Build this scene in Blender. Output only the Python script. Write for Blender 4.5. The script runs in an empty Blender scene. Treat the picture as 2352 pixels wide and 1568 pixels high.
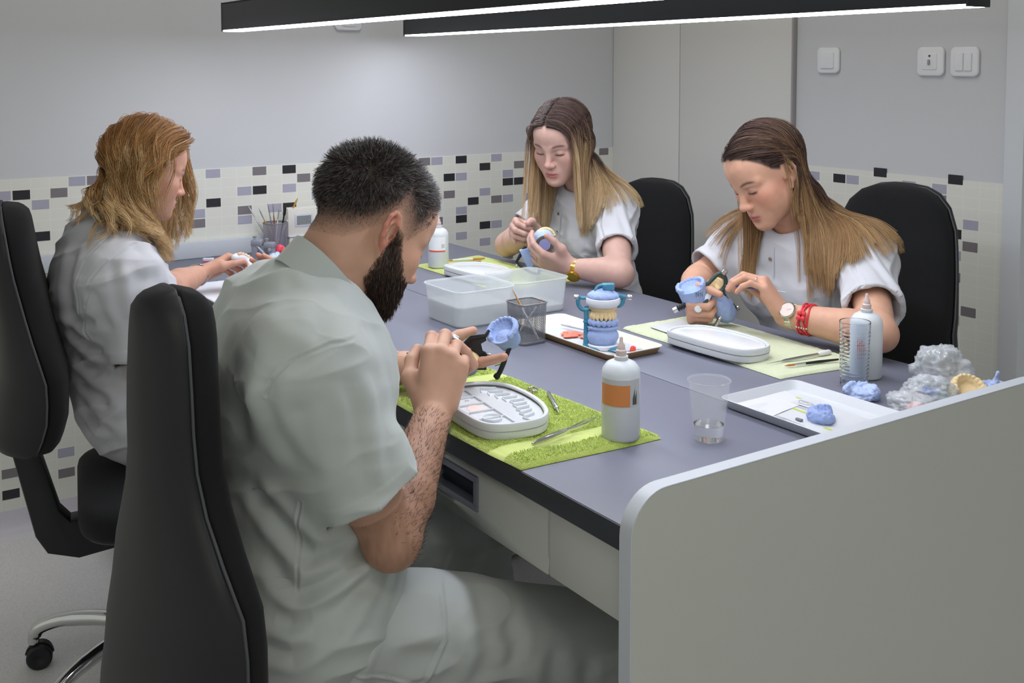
LED, WORLD, CEIL = 25.5, .55, 11.0
QUAL = 1.0
import bpy, bmesh, math, random
import numpy as np
from mathutils import Vector, Matrix
rnd = random.Random(7)
SC = bpy.context.scene
COL = SC.collection
PI = math.pi
V = Vector

# ------------------------------------------------------------------ view
SC.view_settings.view_transform = 'Standard'
SC.view_settings.look = 'None'
SC.view_settings.gamma = 1
SC.view_settings.use_curve_mapping = False
SC.view_settings.exposure = 0.0

cam = bpy.data.objects.new('camera', bpy.data.cameras.new('camera'))
COL.objects.link(cam)
yaw, pit = 0.594206, 0.0643078
F = V((-math.cos(yaw) * math.cos(pit), math.sin(yaw) * math.cos(pit), -math.sin(pit)))
RT = F.cross(V((0, 0, 1))).normalized()
UP = RT.cross(F)
cam.matrix_world = Matrix.Translation((3.4117, -.909, 1.36)) @ Matrix((RT, UP, -F)).transposed().to_4x4()
cam.data.sensor_width = 36
cam.data.lens = 2489.66 * 36 / 2352
cam.data.shift_y = -(784 - 312.29) / 2352
cam.data.clip_start = .05
SC.camera = cam

# ------------------------------------------------------------------ materials
def lin(c):
    if isinstance(c, str):
        c = [int(c[i:i + 2], 16) / 255 for i in (0, 2, 4)]
    return tuple((x / 12.92 if x <= .04045 else ((x + .055) / 1.055) ** 2.4) for x in c[:3])

MATS = {}
def mat(name, col, rough=.5, metal=0., trans=0., ior=1.45, spec=.5, noise=None, bump=None, var=None, emit=None,
        attr=None, sheen=0., sub=0., alpha=1., coat=0., thin=False):
    """noise=(scale, amount): colour mottling; bump=(scale, strength, distance); var=(scale, hex): second colour patches"""
    if name in MATS:
        return MATS[name]
    m = bpy.data.materials.new(name)
    m.use_nodes = True
    nt = m.node_tree
    N, L = nt.nodes, nt.links
    b = N['Principled BSDF']
    c = lin(col)
    b.inputs['Base Color'].default_value = (*c, 1)
    b.inputs['Roughness'].default_value = rough
    b.inputs['Metallic'].default_value = metal
    b.inputs['Transmission Weight'].default_value = trans
    b.inputs['IOR'].default_value = ior
    b.inputs['Specular IOR Level'].default_value = spec
    b.inputs['Sheen Weight'].default_value = sheen
    b.inputs['Coat Weight'].default_value = coat
    b.inputs['Alpha'].default_value = alpha
    if sub:
        b.inputs['Subsurface Weight'].default_value = sub
        b.inputs['Subsurface Radius'].default_value = (1, .35, .2)
        b.inputs['Subsurface Scale'].default_value = .008
    if emit:
        b.inputs['Emission Color'].default_value = (*lin(emit[0]), 1)
        b.inputs['Emission Strength'].default_value = emit[1]
    tc = N.new('ShaderNodeTexCoord')
    src = None
    if attr:
        a = N.new('ShaderNodeAttribute')
        a.attribute_name = attr
        src = a.outputs['Color']
    if noise or var:
        if src is None:
            rgb = N.new('ShaderNodeRGB')
            rgb.outputs[0].default_value = (*c, 1)
            src = rgb.outputs[0]
        if var:
            n = N.new('ShaderNodeTexNoise')
            n.inputs['Scale'].default_value = var[0]
            n.inputs['Detail'].default_value = 5
            L.new(tc.outputs['Object'], n.inputs['Vector'])
            r = N.new('ShaderNodeValToRGB')
            r.color_ramp.elements[0].position = .45
            r.color_ramp.elements[1].position = .7
            L.new(n.outputs['Fac'], r.inputs['Fac'])
            mx = N.new('ShaderNodeMix')
            mx.data_type = 'RGBA'
            L.new(r.outputs['Color'], mx.inputs['Factor'])
            L.new(src, mx.inputs['A'])
            mx.inputs['B'].default_value = (*lin(var[1]), 1)
            src = mx.outputs['Result']
        if noise:
            n = N.new('ShaderNodeTexNoise')
            n.inputs['Scale'].default_value = noise[0]
            n.inputs['Detail'].default_value = 4
            L.new(tc.outputs['Object'], n.inputs['Vector'])
            mr = N.new('ShaderNodeMapRange')
            mr.inputs['To Min'].default_value = 1 - noise[1]
            mr.inputs['To Max'].default_value = 1 + noise[1]
            L.new(n.outputs['Fac'], mr.inputs['Value'])
            hv = N.new('ShaderNodeHueSaturation')
            L.new(mr.outputs[0], hv.inputs['Value'])
            L.new(src, hv.inputs['Color'])
            src = hv.outputs[0]
    if src is not None:
        L.new(src, b.inputs['Base Color'])
    if bump:
        n = N.new('ShaderNodeTexNoise')
        n.inputs['Scale'].default_value = bump[0]
        n.inputs['Detail'].default_value = 3
        L.new(tc.outputs['Object'], n.inputs['Vector'])
        bp = N.new('ShaderNodeBump')
        bp.inputs['Strength'].default_value = bump[1]
        bp.inputs['Distance'].default_value = bump[2] if len(bump) > 2 else .002
        L.new(n.outputs['Fac'], bp.inputs['Height'])
        L.new(bp.outputs['Normal'], b.inputs['Normal'])
    MATS[name] = m
    return m

# ------------------------------------------------------------------ mesh helpers
class MB:
    """collects shapes, then links them as ONE mesh object"""
    def __init__(s):
        s.v, s.f, s.mi = [], [], []
    def add(s, vs, fs, mi=0, M=None):
        o = len(s.v)
        if M is not None:
            vs = [M @ V(v) for v in vs]
        s.v += [tuple(v) for v in vs]
        s.f += [tuple(i + o for i in f) for f in fs]
        s.mi += [mi] * len(fs)
        return s
    def box(s, lo, hi, mi=0, M=None, bev=0, seg=2):
        bm = bmesh.new()
        bmesh.ops.create_cube(bm, size=1)
        for v in bm.verts:
            v.co = V([(lo[i] + hi[i]) / 2 + v.co[i] * (hi[i] - lo[i]) for i in range(3)])
        if bev:
            bmesh.ops.bevel(bm, geom=list(bm.edges), offset=bev, segments=seg, affect='EDGES', profile=.5)
        bm.verts.index_update()
        s.add([v.co.copy() for v in bm.verts], [[v.index for v in f.verts] for f in bm.faces], mi, M)
        bm.free()
        return s
    def prism(s, outline, z0, z1, mi=0, M=None, bev=0, seg=3):
        """outline (x,y) extruded along z; bev rounds top and bottom edges"""
        bm = bmesh.new()
        vs = [bm.verts.new((x, y, z0)) for x, y in outline]
        f = bm.faces.new(vs)
        r = bmesh.ops.extrude_face_region(bm, geom=[f])
        for v in r['geom']:
            if isinstance(v, bmesh.types.BMVert):
                v.co.z = z1
        bmesh.ops.recalc_face_normals(bm, faces=list(bm.faces))
        if bev:
            es = [e for e in bm.edges if abs(e.verts[0].co.z - e.verts[1].co.z) < 1e-7]
            bmesh.ops.bevel(bm, geom=es, offset=bev, segments=seg, affect='EDGES', profile=.5)
        bm.verts.index_update()
        s.add([v.co.copy() for v in bm.verts], [[v.index for v in f.verts] for f in bm.faces], mi, M)
        bm.free()
        return s
    def lathe(s, prof, n=24, mi=0, M=None, caps=False, sx=1., sy=1.):
        """profile [(r,z)...] turned round z"""
        vs, fs = [], []
        for r, z in prof:
            for k in range(n):
                a = 2 * PI * k / n
                vs.append((r * math.cos(a) * sx, r * math.sin(a) * sy, z))
        m = len(prof)
        for i in range(m - 1):
            for k in range(n):
                k2 = (k + 1) % n
                fs.append((i * n + k, i * n + k2, (i + 1) * n + k2, (i + 1) * n + k))
        if caps:
            fs.append(tuple(range(n - 1, -1, -1)))
            fs.append(tuple((m - 1) * n + k for k in range(n)))
        return s.add(vs, fs, mi, M)
    def tube(s, pts, r, n=8, mi=0, M=None, flat=None, closed=False, caps=True):
        """swept tube; r number or list; flat=(ax, factor) squashes across a fixed world direction"""
        pts = [V(p) for p in pts]
        m = len(pts)
        rs = r if isinstance(r, (list, tuple)) else [r] * m
        vs, fs = [], []
        up = None
        for i, p in enumerate(pts):
            a = pts[(i - 1) % m] if (closed or i) else p
            b = pts[(i + 1) % m] if (closed or i < m - 1) else p
            t = (b - a)
            t = t.normalized() if t.length > 1e-9 else V((0, 0, 1))
            if up is None:
                up = V(flat[0]) if flat else (V((0, 0, 1)) if abs(t.z) < .9 else V((1, 0, 0)))
            u = (up - t * up.dot(t))
            u = u.normalized() if u.length > 1e-6 else t.orthogonal().normalized()
            w = t.cross(u)
            up = u
            k1 = flat[1] if flat else 1
            for k in range(n):
                g = 2 * PI * k / n
                vs.append(p + (u * math.cos(g) * k1 + w * math.sin(g)) * rs[i])
        for i in range(m if closed else m - 1):
            j = (i + 1) % m
            for k in range(n):
                k2 = (k + 1) % n
                fs.append((i * n + k, i * n + k2, j * n + k2, j * n + k))
        if caps and not closed:
            fs.append(tuple(range(n - 1, -1, -1)))
            fs.append(tuple((m - 1) * n + k for k in range(n)))
        return s.add(vs, fs, mi, M)
    def ball(s, c, r, mi=0, M=None, nu=16, nv=10, jit=0):
        r = (r, r, r) if not isinstance(r, (tuple, list)) else r
        prof_v, fs = [], []
        for i in range(nv + 1):
            th = PI * i / nv
            for k in range(nu):
                a = 2 * PI * k / nu
                q = 1 + (rnd.uniform(-jit, jit) if 0 < i < nv else 0)
                prof_v.append((c[0] + r[0] * q * math.sin(th) * math.cos(a), c[1] + r[1] * q * math.sin(th) * math.sin(a), c[2] + r[2] * q * math.cos(th)))
        for i in range(nv):
            for k in range(nu):
                k2 = (k + 1) % nu
                fs.append((i * nu + k, (i + 1) * nu + k, (i + 1) * nu + k2, i * nu + k2))
        return s.add(prof_v, fs, mi, M)
    def disc(s, c, r, n=24, mi=0, M=None):
        return s.add([(c[0] + r * math.cos(2 * PI * k / n), c[1] + r * math.sin(2 * PI * k / n), c[2]) for k in range(n)], [tuple(range(n))], mi, M)
    def build(s, name, mats, parent=None, smooth=40, loc=None):
        me = bpy.data.meshes.new(name)
        me.from_pydata(s.v, [], s.f)
        for m in (mats if isinstance(mats, (list, tuple)) else [mats]):
            me.materials.append(m)
        me.polygons.foreach_set('material_index', s.mi)
        me.validate()
        return link(name, me, parent, smooth, loc)

def link(name, me, parent=None, smooth=40, loc=None):
    if smooth:
        bm = bmesh.new()
        bm.from_mesh(me)
        bmesh.ops.remove_doubles(bm, verts=bm.verts, dist=1e-6)
        lim = math.radians(smooth)
        for f in bm.faces:
            f.smooth = True
        for e in bm.edges:
            if len(e.link_faces) == 2 and e.calc_face_angle(0) > lim:
                e.smooth = False
        bm.to_mesh(me)
        bm.free()
    o = bpy.data.objects.new(name, me)
    COL.objects.link(o)
    if parent is not None:
        o.parent = parent
    if loc:
        o.location = loc
    return o

def thing(name, label, cat, loc=(0, 0, 0), rz=0, group=None):
    o = bpy.data.objects.new(name, None)
    COL.objects.link(o)
    o.empty_display_size = .02
    o.location = loc
    o.rotation_euler = (0, 0, rz)
    return tag(o, label, cat, group)
def tag(o, label, cat, group=None):
    o['label'] = label
    o['category'] = cat
    if group:
        o['group'] = group
    return o
def struct(o, label=None):
    o['kind'] = 'structure'
    if label:
        o['label'] = label
    return o
def rrect(x0, y0, x1, y1, r, n=6):
    pts = []
    for cx, cy, a in ((x1 - r, y0 + r, -PI / 2), (x1 - r, y1 - r, 0), (x0 + r, y1 - r, PI / 2), (x0 + r, y0 + r, PI)):
        for k in range(n + 1):
            t = a + PI / 2 * k / n
            pts.append((cx + r * math.cos(t), cy + r * math.sin(t)))
    return pts
def frame(o, x, y=None, z=None):
    """matrix with given axes (two of three), origin o"""
    if z is None:
        x = V(x).normalized(); y = V(y); z = x.cross(y).normalized(); y = z.cross(x)
    elif y is None:
        z = V(z).normalized(); x = V(x); y = z.cross(x).normalized(); x = y.cross(z)
    else:
        y = V(y).normalized(); z = V(z); x = y.cross(z).normalized(); z = x.cross(y)
    return Matrix.Translation(o) @ Matrix((x, y, z)).transposed().to_4x4()
def Rz(a):
    return Matrix.Rotation(a, 4, 'Z')
def Tr(*p):
    return Matrix.Translation(p)
def cubic(pts, n):
    """Catmull-Rom through pts"""
    P = [V(p) for p in pts]
    out = []
    for i in range(len(P) - 1):
        a, b, c, d = P[max(i - 1, 0)], P[i], P[i + 1], P[min(i + 2, len(P) - 1)]
        for k in range(n):
            t = k / n
            out.append(.5 * ((2 * b) + (c - a) * t + (2 * a - 5 * b + 4 * c - d) * t * t + (3 * b - a - 3 * c + d) * t ** 3))
    out.append(P[-1])
    return out
# ------------------------------------------------------------------ materials of the place
M_wall = mat('white wall paint', 'cbcccf', .75, noise=(3, .02))
M_door = mat('grey laminate door', 'd6d5d2', .55, noise=(2, .02))
M_trimw = mat('white trim', 'd3d6da', .45)
M_top = mat('anthracite laminate', '727483', .42, noise=(9, .05), bump=(350, .08, .0004), var=(2.3, '797b8b'))
M_edge = mat('anthracite edge', '34383d', .45)
M_panel = mat('pale grey laminate', 'c4c7c0', .5, noise=(4, .015))
M_abs = mat('white edging', 'c6cbd2', .4)
M_black = mat('black plastic', '16191a', .5, bump=(900, .1, .0004))
M_blackfab = mat('black upholstery', '111214', .95, sheen=.04, bump=(900, .5, .0012), noise=(60, .12))
M_chrome = mat('chrome', 'd8d8d8', .12, 1.)
M_steel = mat('steel', 'c4c5c8', .25, 1.)
M_greymetal = mat('grey handle', '808390', .4, .4)
M_white = mat('white plastic', 'e4e5e8', .4)
M_floor = mat('speckled vinyl floor', 'e2e0e0', .45, noise=(420, .10), var=(260, 'd2cfd0'))
M_cove = mat('vinyl skirting', 'd0ccd4', .5, noise=(300, .05))
M_ceil = mat('ceiling paint', 'd8d8d6', .8)

def tile_mat():
    m = bpy.data.materials.new('cream mosaic')
    m.use_nodes = True
    N, L = m.node_tree.nodes, m.node_tree.links
    b = N['Principled BSDF']
    b.inputs['Roughness'].default_value = .4
    tc = N.new('ShaderNodeTexCoord')
    mp = N.new('ShaderNodeSeparateXYZ')
    L.new(tc.outputs['UV'], mp.inputs[0])
    def groove(sock, w):
        fr = N.new('ShaderNodeMath'); fr.operation = 'FRACT'
        L.new(sock, fr.inputs[0])
        ab = N.new('ShaderNodeMath'); ab.operation = 'SUBTRACT'; ab.inputs[1].default_value = .5
        L.new(fr.outputs[0], ab.inputs[0])
        a2 = N.new('ShaderNodeMath'); a2.operation = 'ABSOLUTE'
        L.new(ab.outputs[0], a2.inputs[0])
        g = N.new('ShaderNodeMath'); g.operation = 'GREATER_THAN'; g.inputs[1].default_value = .5 - w
        L.new(a2.outputs[0], g.inputs[0])
        return g.outputs[0]
    mx = N.new('ShaderNodeMath'); mx.operation = 'MAXIMUM'
    L.new(groove(mp.outputs[0], .035), mx.inputs[0])
    L.new(groove(mp.outputs[1], .06), mx.inputs[1])
    mix = N.new('ShaderNodeMix'); mix.data_type = 'RGBA'
    L.new(mx.outputs[0], mix.inputs['Factor'])
    mix.inputs['A'].default_value = (*lin('dfdfd6'), 1)
    mix.inputs['B'].default_value = (*lin('e3e3da'), 1)
    L.new(mix.outputs['Result'], b.inputs['Base Color'])
    return m
M_tile = tile_mat()
M_tB, M_tG, M_tL = mat('black tile', '2e2e33', .3), mat('taupe tile', '7c767a', .35), mat('lavender tile', 'a9a8b8', .35)

# ------------------------------------------------------------------ room
YB, XR, TX, TZ = 1.905, 1.755, .0518, .0315
def wall_with_tiles(name, origin, ax, length, z1, t0, t1, ii0, tiles, off):
    """a wall standing on `origin` along axis ax; tile band between t0 and t1 along it; coloured tiles on the grid"""
    me = bpy.data.meshes.new(name)
    vs, fs, mi, uv = [], [], [], []
    nrm = V((1, 0, 0)) if ax.y else V((0, -1, 0))
    def quad(a0, a1, b0, b1, m, d):
        n = len(vs)
        ps = [origin + ax * a0 + V((0, 0, b0)) + nrm * d, origin + ax * a1 + V((0, 0, b0)) + nrm * d,
              origin + ax * a1 + V((0, 0, b1)) + nrm * d, origin + ax * a0 + V((0, 0, b1)) + nrm * d]
        vs.extend(ps)
        fs.append((n, n + 1, n + 2, n + 3)); mi.append(m)
        for a, bb in ((a0, b0), (a1, b0), (a1, b1), (a0, b1)):
            uv.append(((a - off[0]) / TX + .5, (bb - off[1]) / TZ + .5))
    def slab(a0, a1, b0, b1, m, d0, d1):
        quad(a0, a1, b0, b1, m, d1)
        n = len(vs)
        for d in (d0, d1):
            for a, bb in ((a0, b0), (a1, b0), (a1, b1), (a0, b1)):
                vs.append(origin + ax * a + V((0, 0, bb)) + nrm * d)
        for k in range(4):
            fs.append((n + k, n + (k + 1) % 4, n + 4 + (k + 1) % 4, n + 4 + k)); mi.append(m)
            uv.extend([(0.5, .5)] * 4)
    slab(0, length, -.1, z1, 0, -.12, 0)
    slab(t0, t1, .0556, 1.032, 1, 0, .0025)
    for c, i, j in tiles:
        a, z = off[0] + i * TX, off[1] + j * TZ
        a0, a1 = max(a - TX / 2 + .0025, t0), min(a + TX / 2 - .0025, t1)
        slab(a0, a1, z - TZ / 2 + .002, z + TZ / 2 - .002, {'B': 2, 'G': 3, 'L': 4}[c], .0024, .0034)
    me.from_pydata(vs, [], fs)
    for m in (M_wall, M_tile, M_tB, M_tG, M_tL):
        me.materials.append(m)
    me.polygons.foreach_set('material_index', mi)
    u = me.uv_layers.new(name='UVMap')
    for k, q in enumerate(uv):
        u.data[k].uv = q
    o = bpy.data.objects.new(name, me)
    COL.objects.link(o)
    return struct(o)
LT = '''L-8,31 B-7,31 L-6,30 G-5,31 L-4,32 G-3,32 B-6,27 L4,32 G7,32 B9,32 G10,31 L6,30 B7,30 L9,30 B4,29 L3,28 G3,27 G6,28 L6,27 L8,28 B9,28
L-4,28 G19,32 L20,32 B22,32 L25,32 B24,31 G27,31 L26,30 B21,30 L22,30 B26,29 B27,29 G35,32 G21,28 L24,28 B23,27 G25,27 L26,27 L28,27 L36,29 L22,26 B22,25
B24,24 L25,24 G20,25 L22,23 L24,22 B26,22 B27,22 L27,24 L27,21 G26,20 L11,29 L-8,14 B-8,12 L-8,11 L-5,6 G-5,4 G-8,5 B-8,3 G-7,8 G-1,29 L0,25 B1,31 L14,30 G13,28 B15,26 L16,31 G17,29
B12,24 L14,22 G30,30 B31,27 L32,25 G33,22 B30,20 L29,23 G-10,28 B-11,25 L-12,30 G-10,16 L-11,8 B-3,8 L-2,12 G29,16 B31,13 L33,9 G34,17 B-1,5 L2,9 G4,4'''
RTL = '''L19,31 B21,31 B24,32 L22,31 L26,31 B29,32 L28,31 G28,30 L30,28 B29,27 G30,26 L29,25 L28,23 G29,23 B28,20 G30,20 L29,19 B29,16 G18,29 L20,27 B19,24 G21,22 L25,25 B26,22 G24,18
L20,17 B22,14 G27,12 L29,9 B25,6 G21,8'''
def ptl(s):
    out = []
    for t in s.split():
        a, b = t[1:].split(',')
        out.append((t[0], int(a), int(b)))
    return out
Y0 = -3.0
wall_with_tiles('wall_left', V((0, Y0, 0)), V((0, 1, 0)), YB - Y0 + .12, 2.75, 0, YB - Y0, 0, ptl(LT), (.0285 - Y0, .0084))
wall_with_tiles('wall_back', V((0, YB, 0)), V((1, 0, 0)), XR, 2.75, .94, 1.7, 0, [t for t in ptl(RTL)], (.041, .0244))
b = MB(); b.box((0, Y0, -.13), (6.5, 3.4, -.01))
struct(b.build('floor', M_floor, smooth=0))
b = MB(); b.box((0, Y0, 2.75), (6.5, 3.4, 2.85))
struct(b.build('ceiling', M_ceil, smooth=0))
# coved skirting along both walls
pr = [(0, -.01), (.03, -.01), (.018, -.004), (.008, .008), (.004, .03), (.003, .0556), (0, .0556)]
def skirting(name, o, ax, L, nrm):
    b = MB()
    vs = [o + nrm * d + V((0, 0, z)) + ax * a for a in (0, L) for d, z in pr]
    n = len(pr)
    b.add(vs, [(k, (k + 1) % n, n + (k + 1) % n, n + k) for k in range(n)] + [tuple(range(n))[::-1], tuple(range(n, 2 * n))])
    struct(b.build(name, M_cove, smooth=50))
skirting('baseboard_left', V((.001, Y0, 0)), V((0, 1, 0)), YB - Y0, V((1, 0, 0)))
skirting('baseboard_back', V((.94, YB - .001, 0)), V((1, 0, 0)), XR - .94, V((0, -1, 0)))
# pale panel and flush door in the back wall beside the corner
b = MB(); b.box((.003, YB - .016, 0), (.391, YB - .002, 2.745), bev=.0015)
struct(b.build('wall_panel', M_door), 'plain grey wall panel beside the room corner')
b = MB(); b.box((.395, YB - .016, 0), (.936, YB - .002, 2.745), bev=.0015)
struct(b.build('door_1', M_door), 'flush pale grey door in the back wall')
b = MB(); b.box((.9365, YB - .02, 0), (.9435, YB - .002, 2.745), bev=.001)
struct(b.build('trim_1', mat('grey joint strip', 'a09c9c', .5)))
b = MB(); b.box((1.7, YB - .02, -.01), (1.757, YB + .3, 2.74), bev=.003)
struct(b.build('trim_2', M_trimw), 'white corner post at the end of the tiled back wall')
b = MB(); b.box((1.757, YB + .2, -.01), (6.5, YB + .3, 2.745))
struct(b.build('wall_recess', M_wall, smooth=0))

# light switches
def plate(x, z, w, h, label, kind, M=None):
    t = thing('light_switch' if kind != 'thermostat' else 'wall_thermostat', label, 'switch' if kind != 'thermostat' else 'thermostat', (x, YB, z))
    if M is not None:
        t.matrix_world = M
    b = MB(); b.prism(rrect(-w / 2, -h / 2, w / 2, h / 2, .016, 8), 0, .011, bev=.005, M=Matrix.Rotation(PI / 2, 4, 'X'))
    b.build('cover_plate', M_white, t)
    RX = Matrix.Rotation(PI / 2, 4, 'X')
    if kind == 'single':
        b = MB(); b.prism(rrect(-.026, -.026, .026, .026, .004), .008, .0155, bev=.002, M=RX); b.build('rocker', M_white, t)
    elif kind == 'double':
        for s in (-1, 1):
            b = MB(); b.prism(rrect(min(s * .001, s * .026), -.026, max(s * .001, s * .026), .026, .003), .008, .0155, bev=.002, M=RX); b.build('rocker', M_white, t)
    else:
        b = MB(); b.prism(rrect(-.024, -.024, .024, .024, .004), .008, .0135, bev=.002, M=RX); b.build('insert', M_white, t)
        b = MB(); b.prism(rrect(-.004, -.01, .003, .006, .003), .013, .018, bev=.001, M=RX); b.build('slide_knob', mat('grey knob', '9a9a9e', .5), t)
        b = MB(); b.lathe([(0, .0145), (.0035, .0145), (.0035, .012)], 12, M=Tr(0.0005, 0, .0165) @ RX); b.build('indicator_lamp', mat('dark red lens', '6b4345', .3), t)
    return t
plate(1.079, 1.3785, .088, .084, 'single white light switch on back wall above the longer haired woman in the right half', 'single')
plate(1.4545, 1.3735, .09, .086, 'white wall control with small slider and red dot, left of the double switch', 'thermostat')
plate(1.565, 1.3725, .09, .086, 'double white rocker switch nearest the white corner post', 'double')
t = plate(0, 0, .1, .08, 'white plate high on left wall, half hidden behind the black hanging lamp', 'single', Tr(.0005, .715, 1.522) @ Rz(PI / 2))
# ------------------------------------------------------------------ workbench
DL, DW, DZ = 2.327, .995, .75
for y0, y1, lab in ((0, .499, 'near half of the grey bench top, before the bearded man'), (.5, DW, 'far half of the grey bench top, before the two women at back')):
    t = thing('worktop', lab, 'worktop', (0, 0, 0))
    b = MB(); b.box((.003, y0 + .0004, DZ - .036), (DL - .001, y1 - .0004, DZ), bev=.0022)
    o = b.build('top_slab', [M_top], t)
    ec = MB()
    if y0 == 0:
        ec.box((.003, -.0012, DZ - .036), (DL - .001, .0012, DZ - .0015), bev=.0006)
    else:
        ec.box((.003, DW - .0012, DZ - .036), (DL - .001, DW + .0012, DZ - .0015), bev=.0006)
    ec.build('edge_strip', M_edge, t)
# white end panel standing above the bench top, with rounded corners and white edging
def panel_outline(n=10, r=.062, y0=-.004, y1=1.0, z1=.7985, inset=0):
    pts = [(y0 + inset, -.008), (y1 - inset, -.008)]
    for k in range(n + 1):
        a = PI / 2 * k / n
        pts.append((y1 - r + (r - inset) * math.cos(a), z1 - r + (r - inset) * math.sin(a)))
    for k in range(n + 1):
        a = PI / 2 + PI / 2 * k / n
        pts.append((y0 + r + (r - inset) * math.cos(a), z1 - r + (r - inset) * math.sin(a)))
    return pts
t = thing('end_panel', 'large white end panel closing the near end of the bench, with rounded top corner', 'panel', (DL, 0, 0))
YZX = Matrix(((0, 0, 1, 0), (1, 0, 0, 0), (0, 1, 0, 0), (0, 0, 0, 1)))
b = MB(); b.prism(panel_outline(inset=.0012), .0, .0245, M=YZX, bev=.0008, seg=1)
b.build('board', M_panel, t)
b = MB()
po, pi_ = panel_outline(), panel_outline(inset=.0012)
n = len(po)
vs = [(x, p[0], p[1]) for x in (.0004, .0241) for p in po] + [(x, p[0], p[1]) for x in (-.0002, .0247) for p in pi_]
b.add(vs, [(k, (k + 1) % n, n + (k + 1) % n, n + k) for k in range(1, n)] + [(k, 2 * n + k, 2 * n + (k + 1) % n, (k + 1) % n) for k in range(1, n)] + [(n + k, n + (k + 1) % n, 3 * n + (k + 1) % n, 3 * n + k) for k in range(1, n)])
b.build('edging', M_abs, t)
t = thing('upstand', 'low white upstand along the left wall at the back end of the bench', 'upstand', (0, 0, 0))
b = MB(); b.box((.0042, -.32, DZ + .0005), (.02, DW, .803), bev=.0015); b.build('strip', M_abs, t)

# drawer units hung under the bench top
def drawer_unit(x0, x1, label, handle=True, flip=False):
    t = thing('drawer_unit', label, 'drawer unit', ((x0 + x1) / 2, 0 if not flip else DW, .605), 0 if not flip else PI)
    w = (x1 - x0) / 2
    b = MB()
    b.box((-w + .002, .03, .004), (-w + .018, .40, .105)); b.box((w - .018, .03, .004), (w - .002, .40, .105)); b.box((-w + .002, .03, .004), (w - .002, .40, .012)); b.box((-w + .002, .388, .004), (w - .002, .40, .105))
    b.build('carcass', M_panel, t)
    hx0, hx1, hz0, hz1 = -.2075 + .0 + .073, -.2075 + .211, .0365, .0795   # recess
    if handle:
        b = MB()
        # front with a real opening for the recessed handle
        xs, zs = [-w + .0015, hx0, hx1, w - .0015], [.001, hz0, hz1, .108]
        for i in range(3):
            for j in range(3):
                if not (i == 1 and j == 1):
                    b.box((xs[i], .012, zs[j]), (xs[i + 1], .03, zs[j + 1]))
        d = b.build('drawer', M_panel, t)
        h = MB()
        h.prism(rrect(hx0 - .007, hz0 - .007, hx1 + .007, hz1 + .007, .004), -.0135, -.0105, M=Matrix.Rotation(PI / 2, 4, 'X'), bev=.001) if False else None
        for a in ((hx0 - .008, hz0 - .008, hx1 + .008, hz0 + .003), (hx0 - .008, hz1 - .003, hx1 + .008, hz1 + .008), (hx0 - .008, hz0, hx0 + .003, hz1), (hx1 - .003, hz0, hx1 + .008, hz1)):
            h.box((a[0], .008, a[1]), (a[2], .013, a[3]), bev=.0012)
        h.box((hx0, .028, hz0), (hx1, .029, hz1)); h.box((hx0, .01, hz1 - .002), (hx1, .028, hz1))
        h.box((hx0, .01, hz0), (hx1, .028, hz0 + .002)); h.box((hx0, .01, hz0), (hx0 + .002, .028, hz1)); h.box((hx1 - .002, .01, hz0), (hx1, .028, hz1))
        ob = h.build('handle', M_greymetal, d)
        ob['label'] = 'recessed grey metal handle'
    else:
        b = MB(); b.box((-w + .0015, .012, .001), (w - .0015, .03, .108), bev=.001)
        b.build('front', M_panel, t)
    return t
drawer_unit(1.7345, 2.145, 'white drawer with recessed grey handle under the bench beside the bearded man')
drawer_unit(2.147, 2.3255, 'plain white filler front under the bench next to the end panel', False)
drawer_unit(1.322, 1.7325, 'white drawer unit under the bench behind the forearm of the bearded man')
drawer_unit(.6, 1.01, 'white drawer unit under the bench before the left woman')

# ------------------------------------------------------------------ hanging lamps
def led_emit(name, col, strength):
    m = mat(name, 'ffffff', .5)
    N, L = m.node_tree.nodes, m.node_tree.links
    b = N['Principled BSDF']
    b.inputs['Emission Color'].default_value = (*lin(col), 1)
    b.inputs['Emission Strength'].default_value = strength
    return m
M_led = led_emit('led diffuser', 'edf2ff', LED)
M_lampbody = mat('black anodised lamp', '1c2023', .45, bump=(400, .05, .0003))
def linear_lamp(p0, p1, label):
    p0, p1 = V(p0), V(p1)
    L = (p1 - p0).length
    t = thing('pendant_lamp', label, 'lamp')
    d = (p1 - p0).normalized()
    t.matrix_world = frame((p0 + p1) / 2, x=d, y=V((0, 1, 0)))
    h, w = .083, .058
    b = MB()
    b.box((-L / 2, -w / 2, .004), (L / 2, -w / 2 + .004, h), bev=.0008); b.box((-L / 2, w / 2 - .004, .004), (L / 2, w / 2, h), bev=.0008)
    b.box((-L / 2, -w / 2, h - .006), (L / 2, w / 2, h), bev=.0008)
    b.build('housing', M_lampbody, t)
    for s in (-1, 1):
        b = MB(); b.box((s * L / 2 - .0025 + .0028 * s, -w / 2 - .0005, 0), (s * L / 2 + .0025 + .0028 * s, w / 2 + .0005, h + .0005), bev=.0008); b.build('end_cap', M_lampbody, t)
    b = MB(); b.box((-L / 2 + .003, -w / 2 + .003, .0), (L / 2 - .003, w / 2 - .003, .004)); b.build('diffuser', M_led, t)
    for s in (-1, 1):
        b = MB(); b.tube([(s * (L / 2 - .2), 0, h), (s * (L / 2 - .2), 0, 2.75 - p0.z - .001)], .0012, 6); b.build('suspension_cable', M_steel, t)
    return t
linear_lamp((.327, .19, 1.46), (2.55, .175, 1.46), 'black hanging strip lamp nearer the camera, over the near half of the bench')
linear_lamp((.17, .872, 1.461), (2.33, .765, 1.4595), 'black hanging strip lamp farther from the camera, over the women by the back wall')

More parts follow.
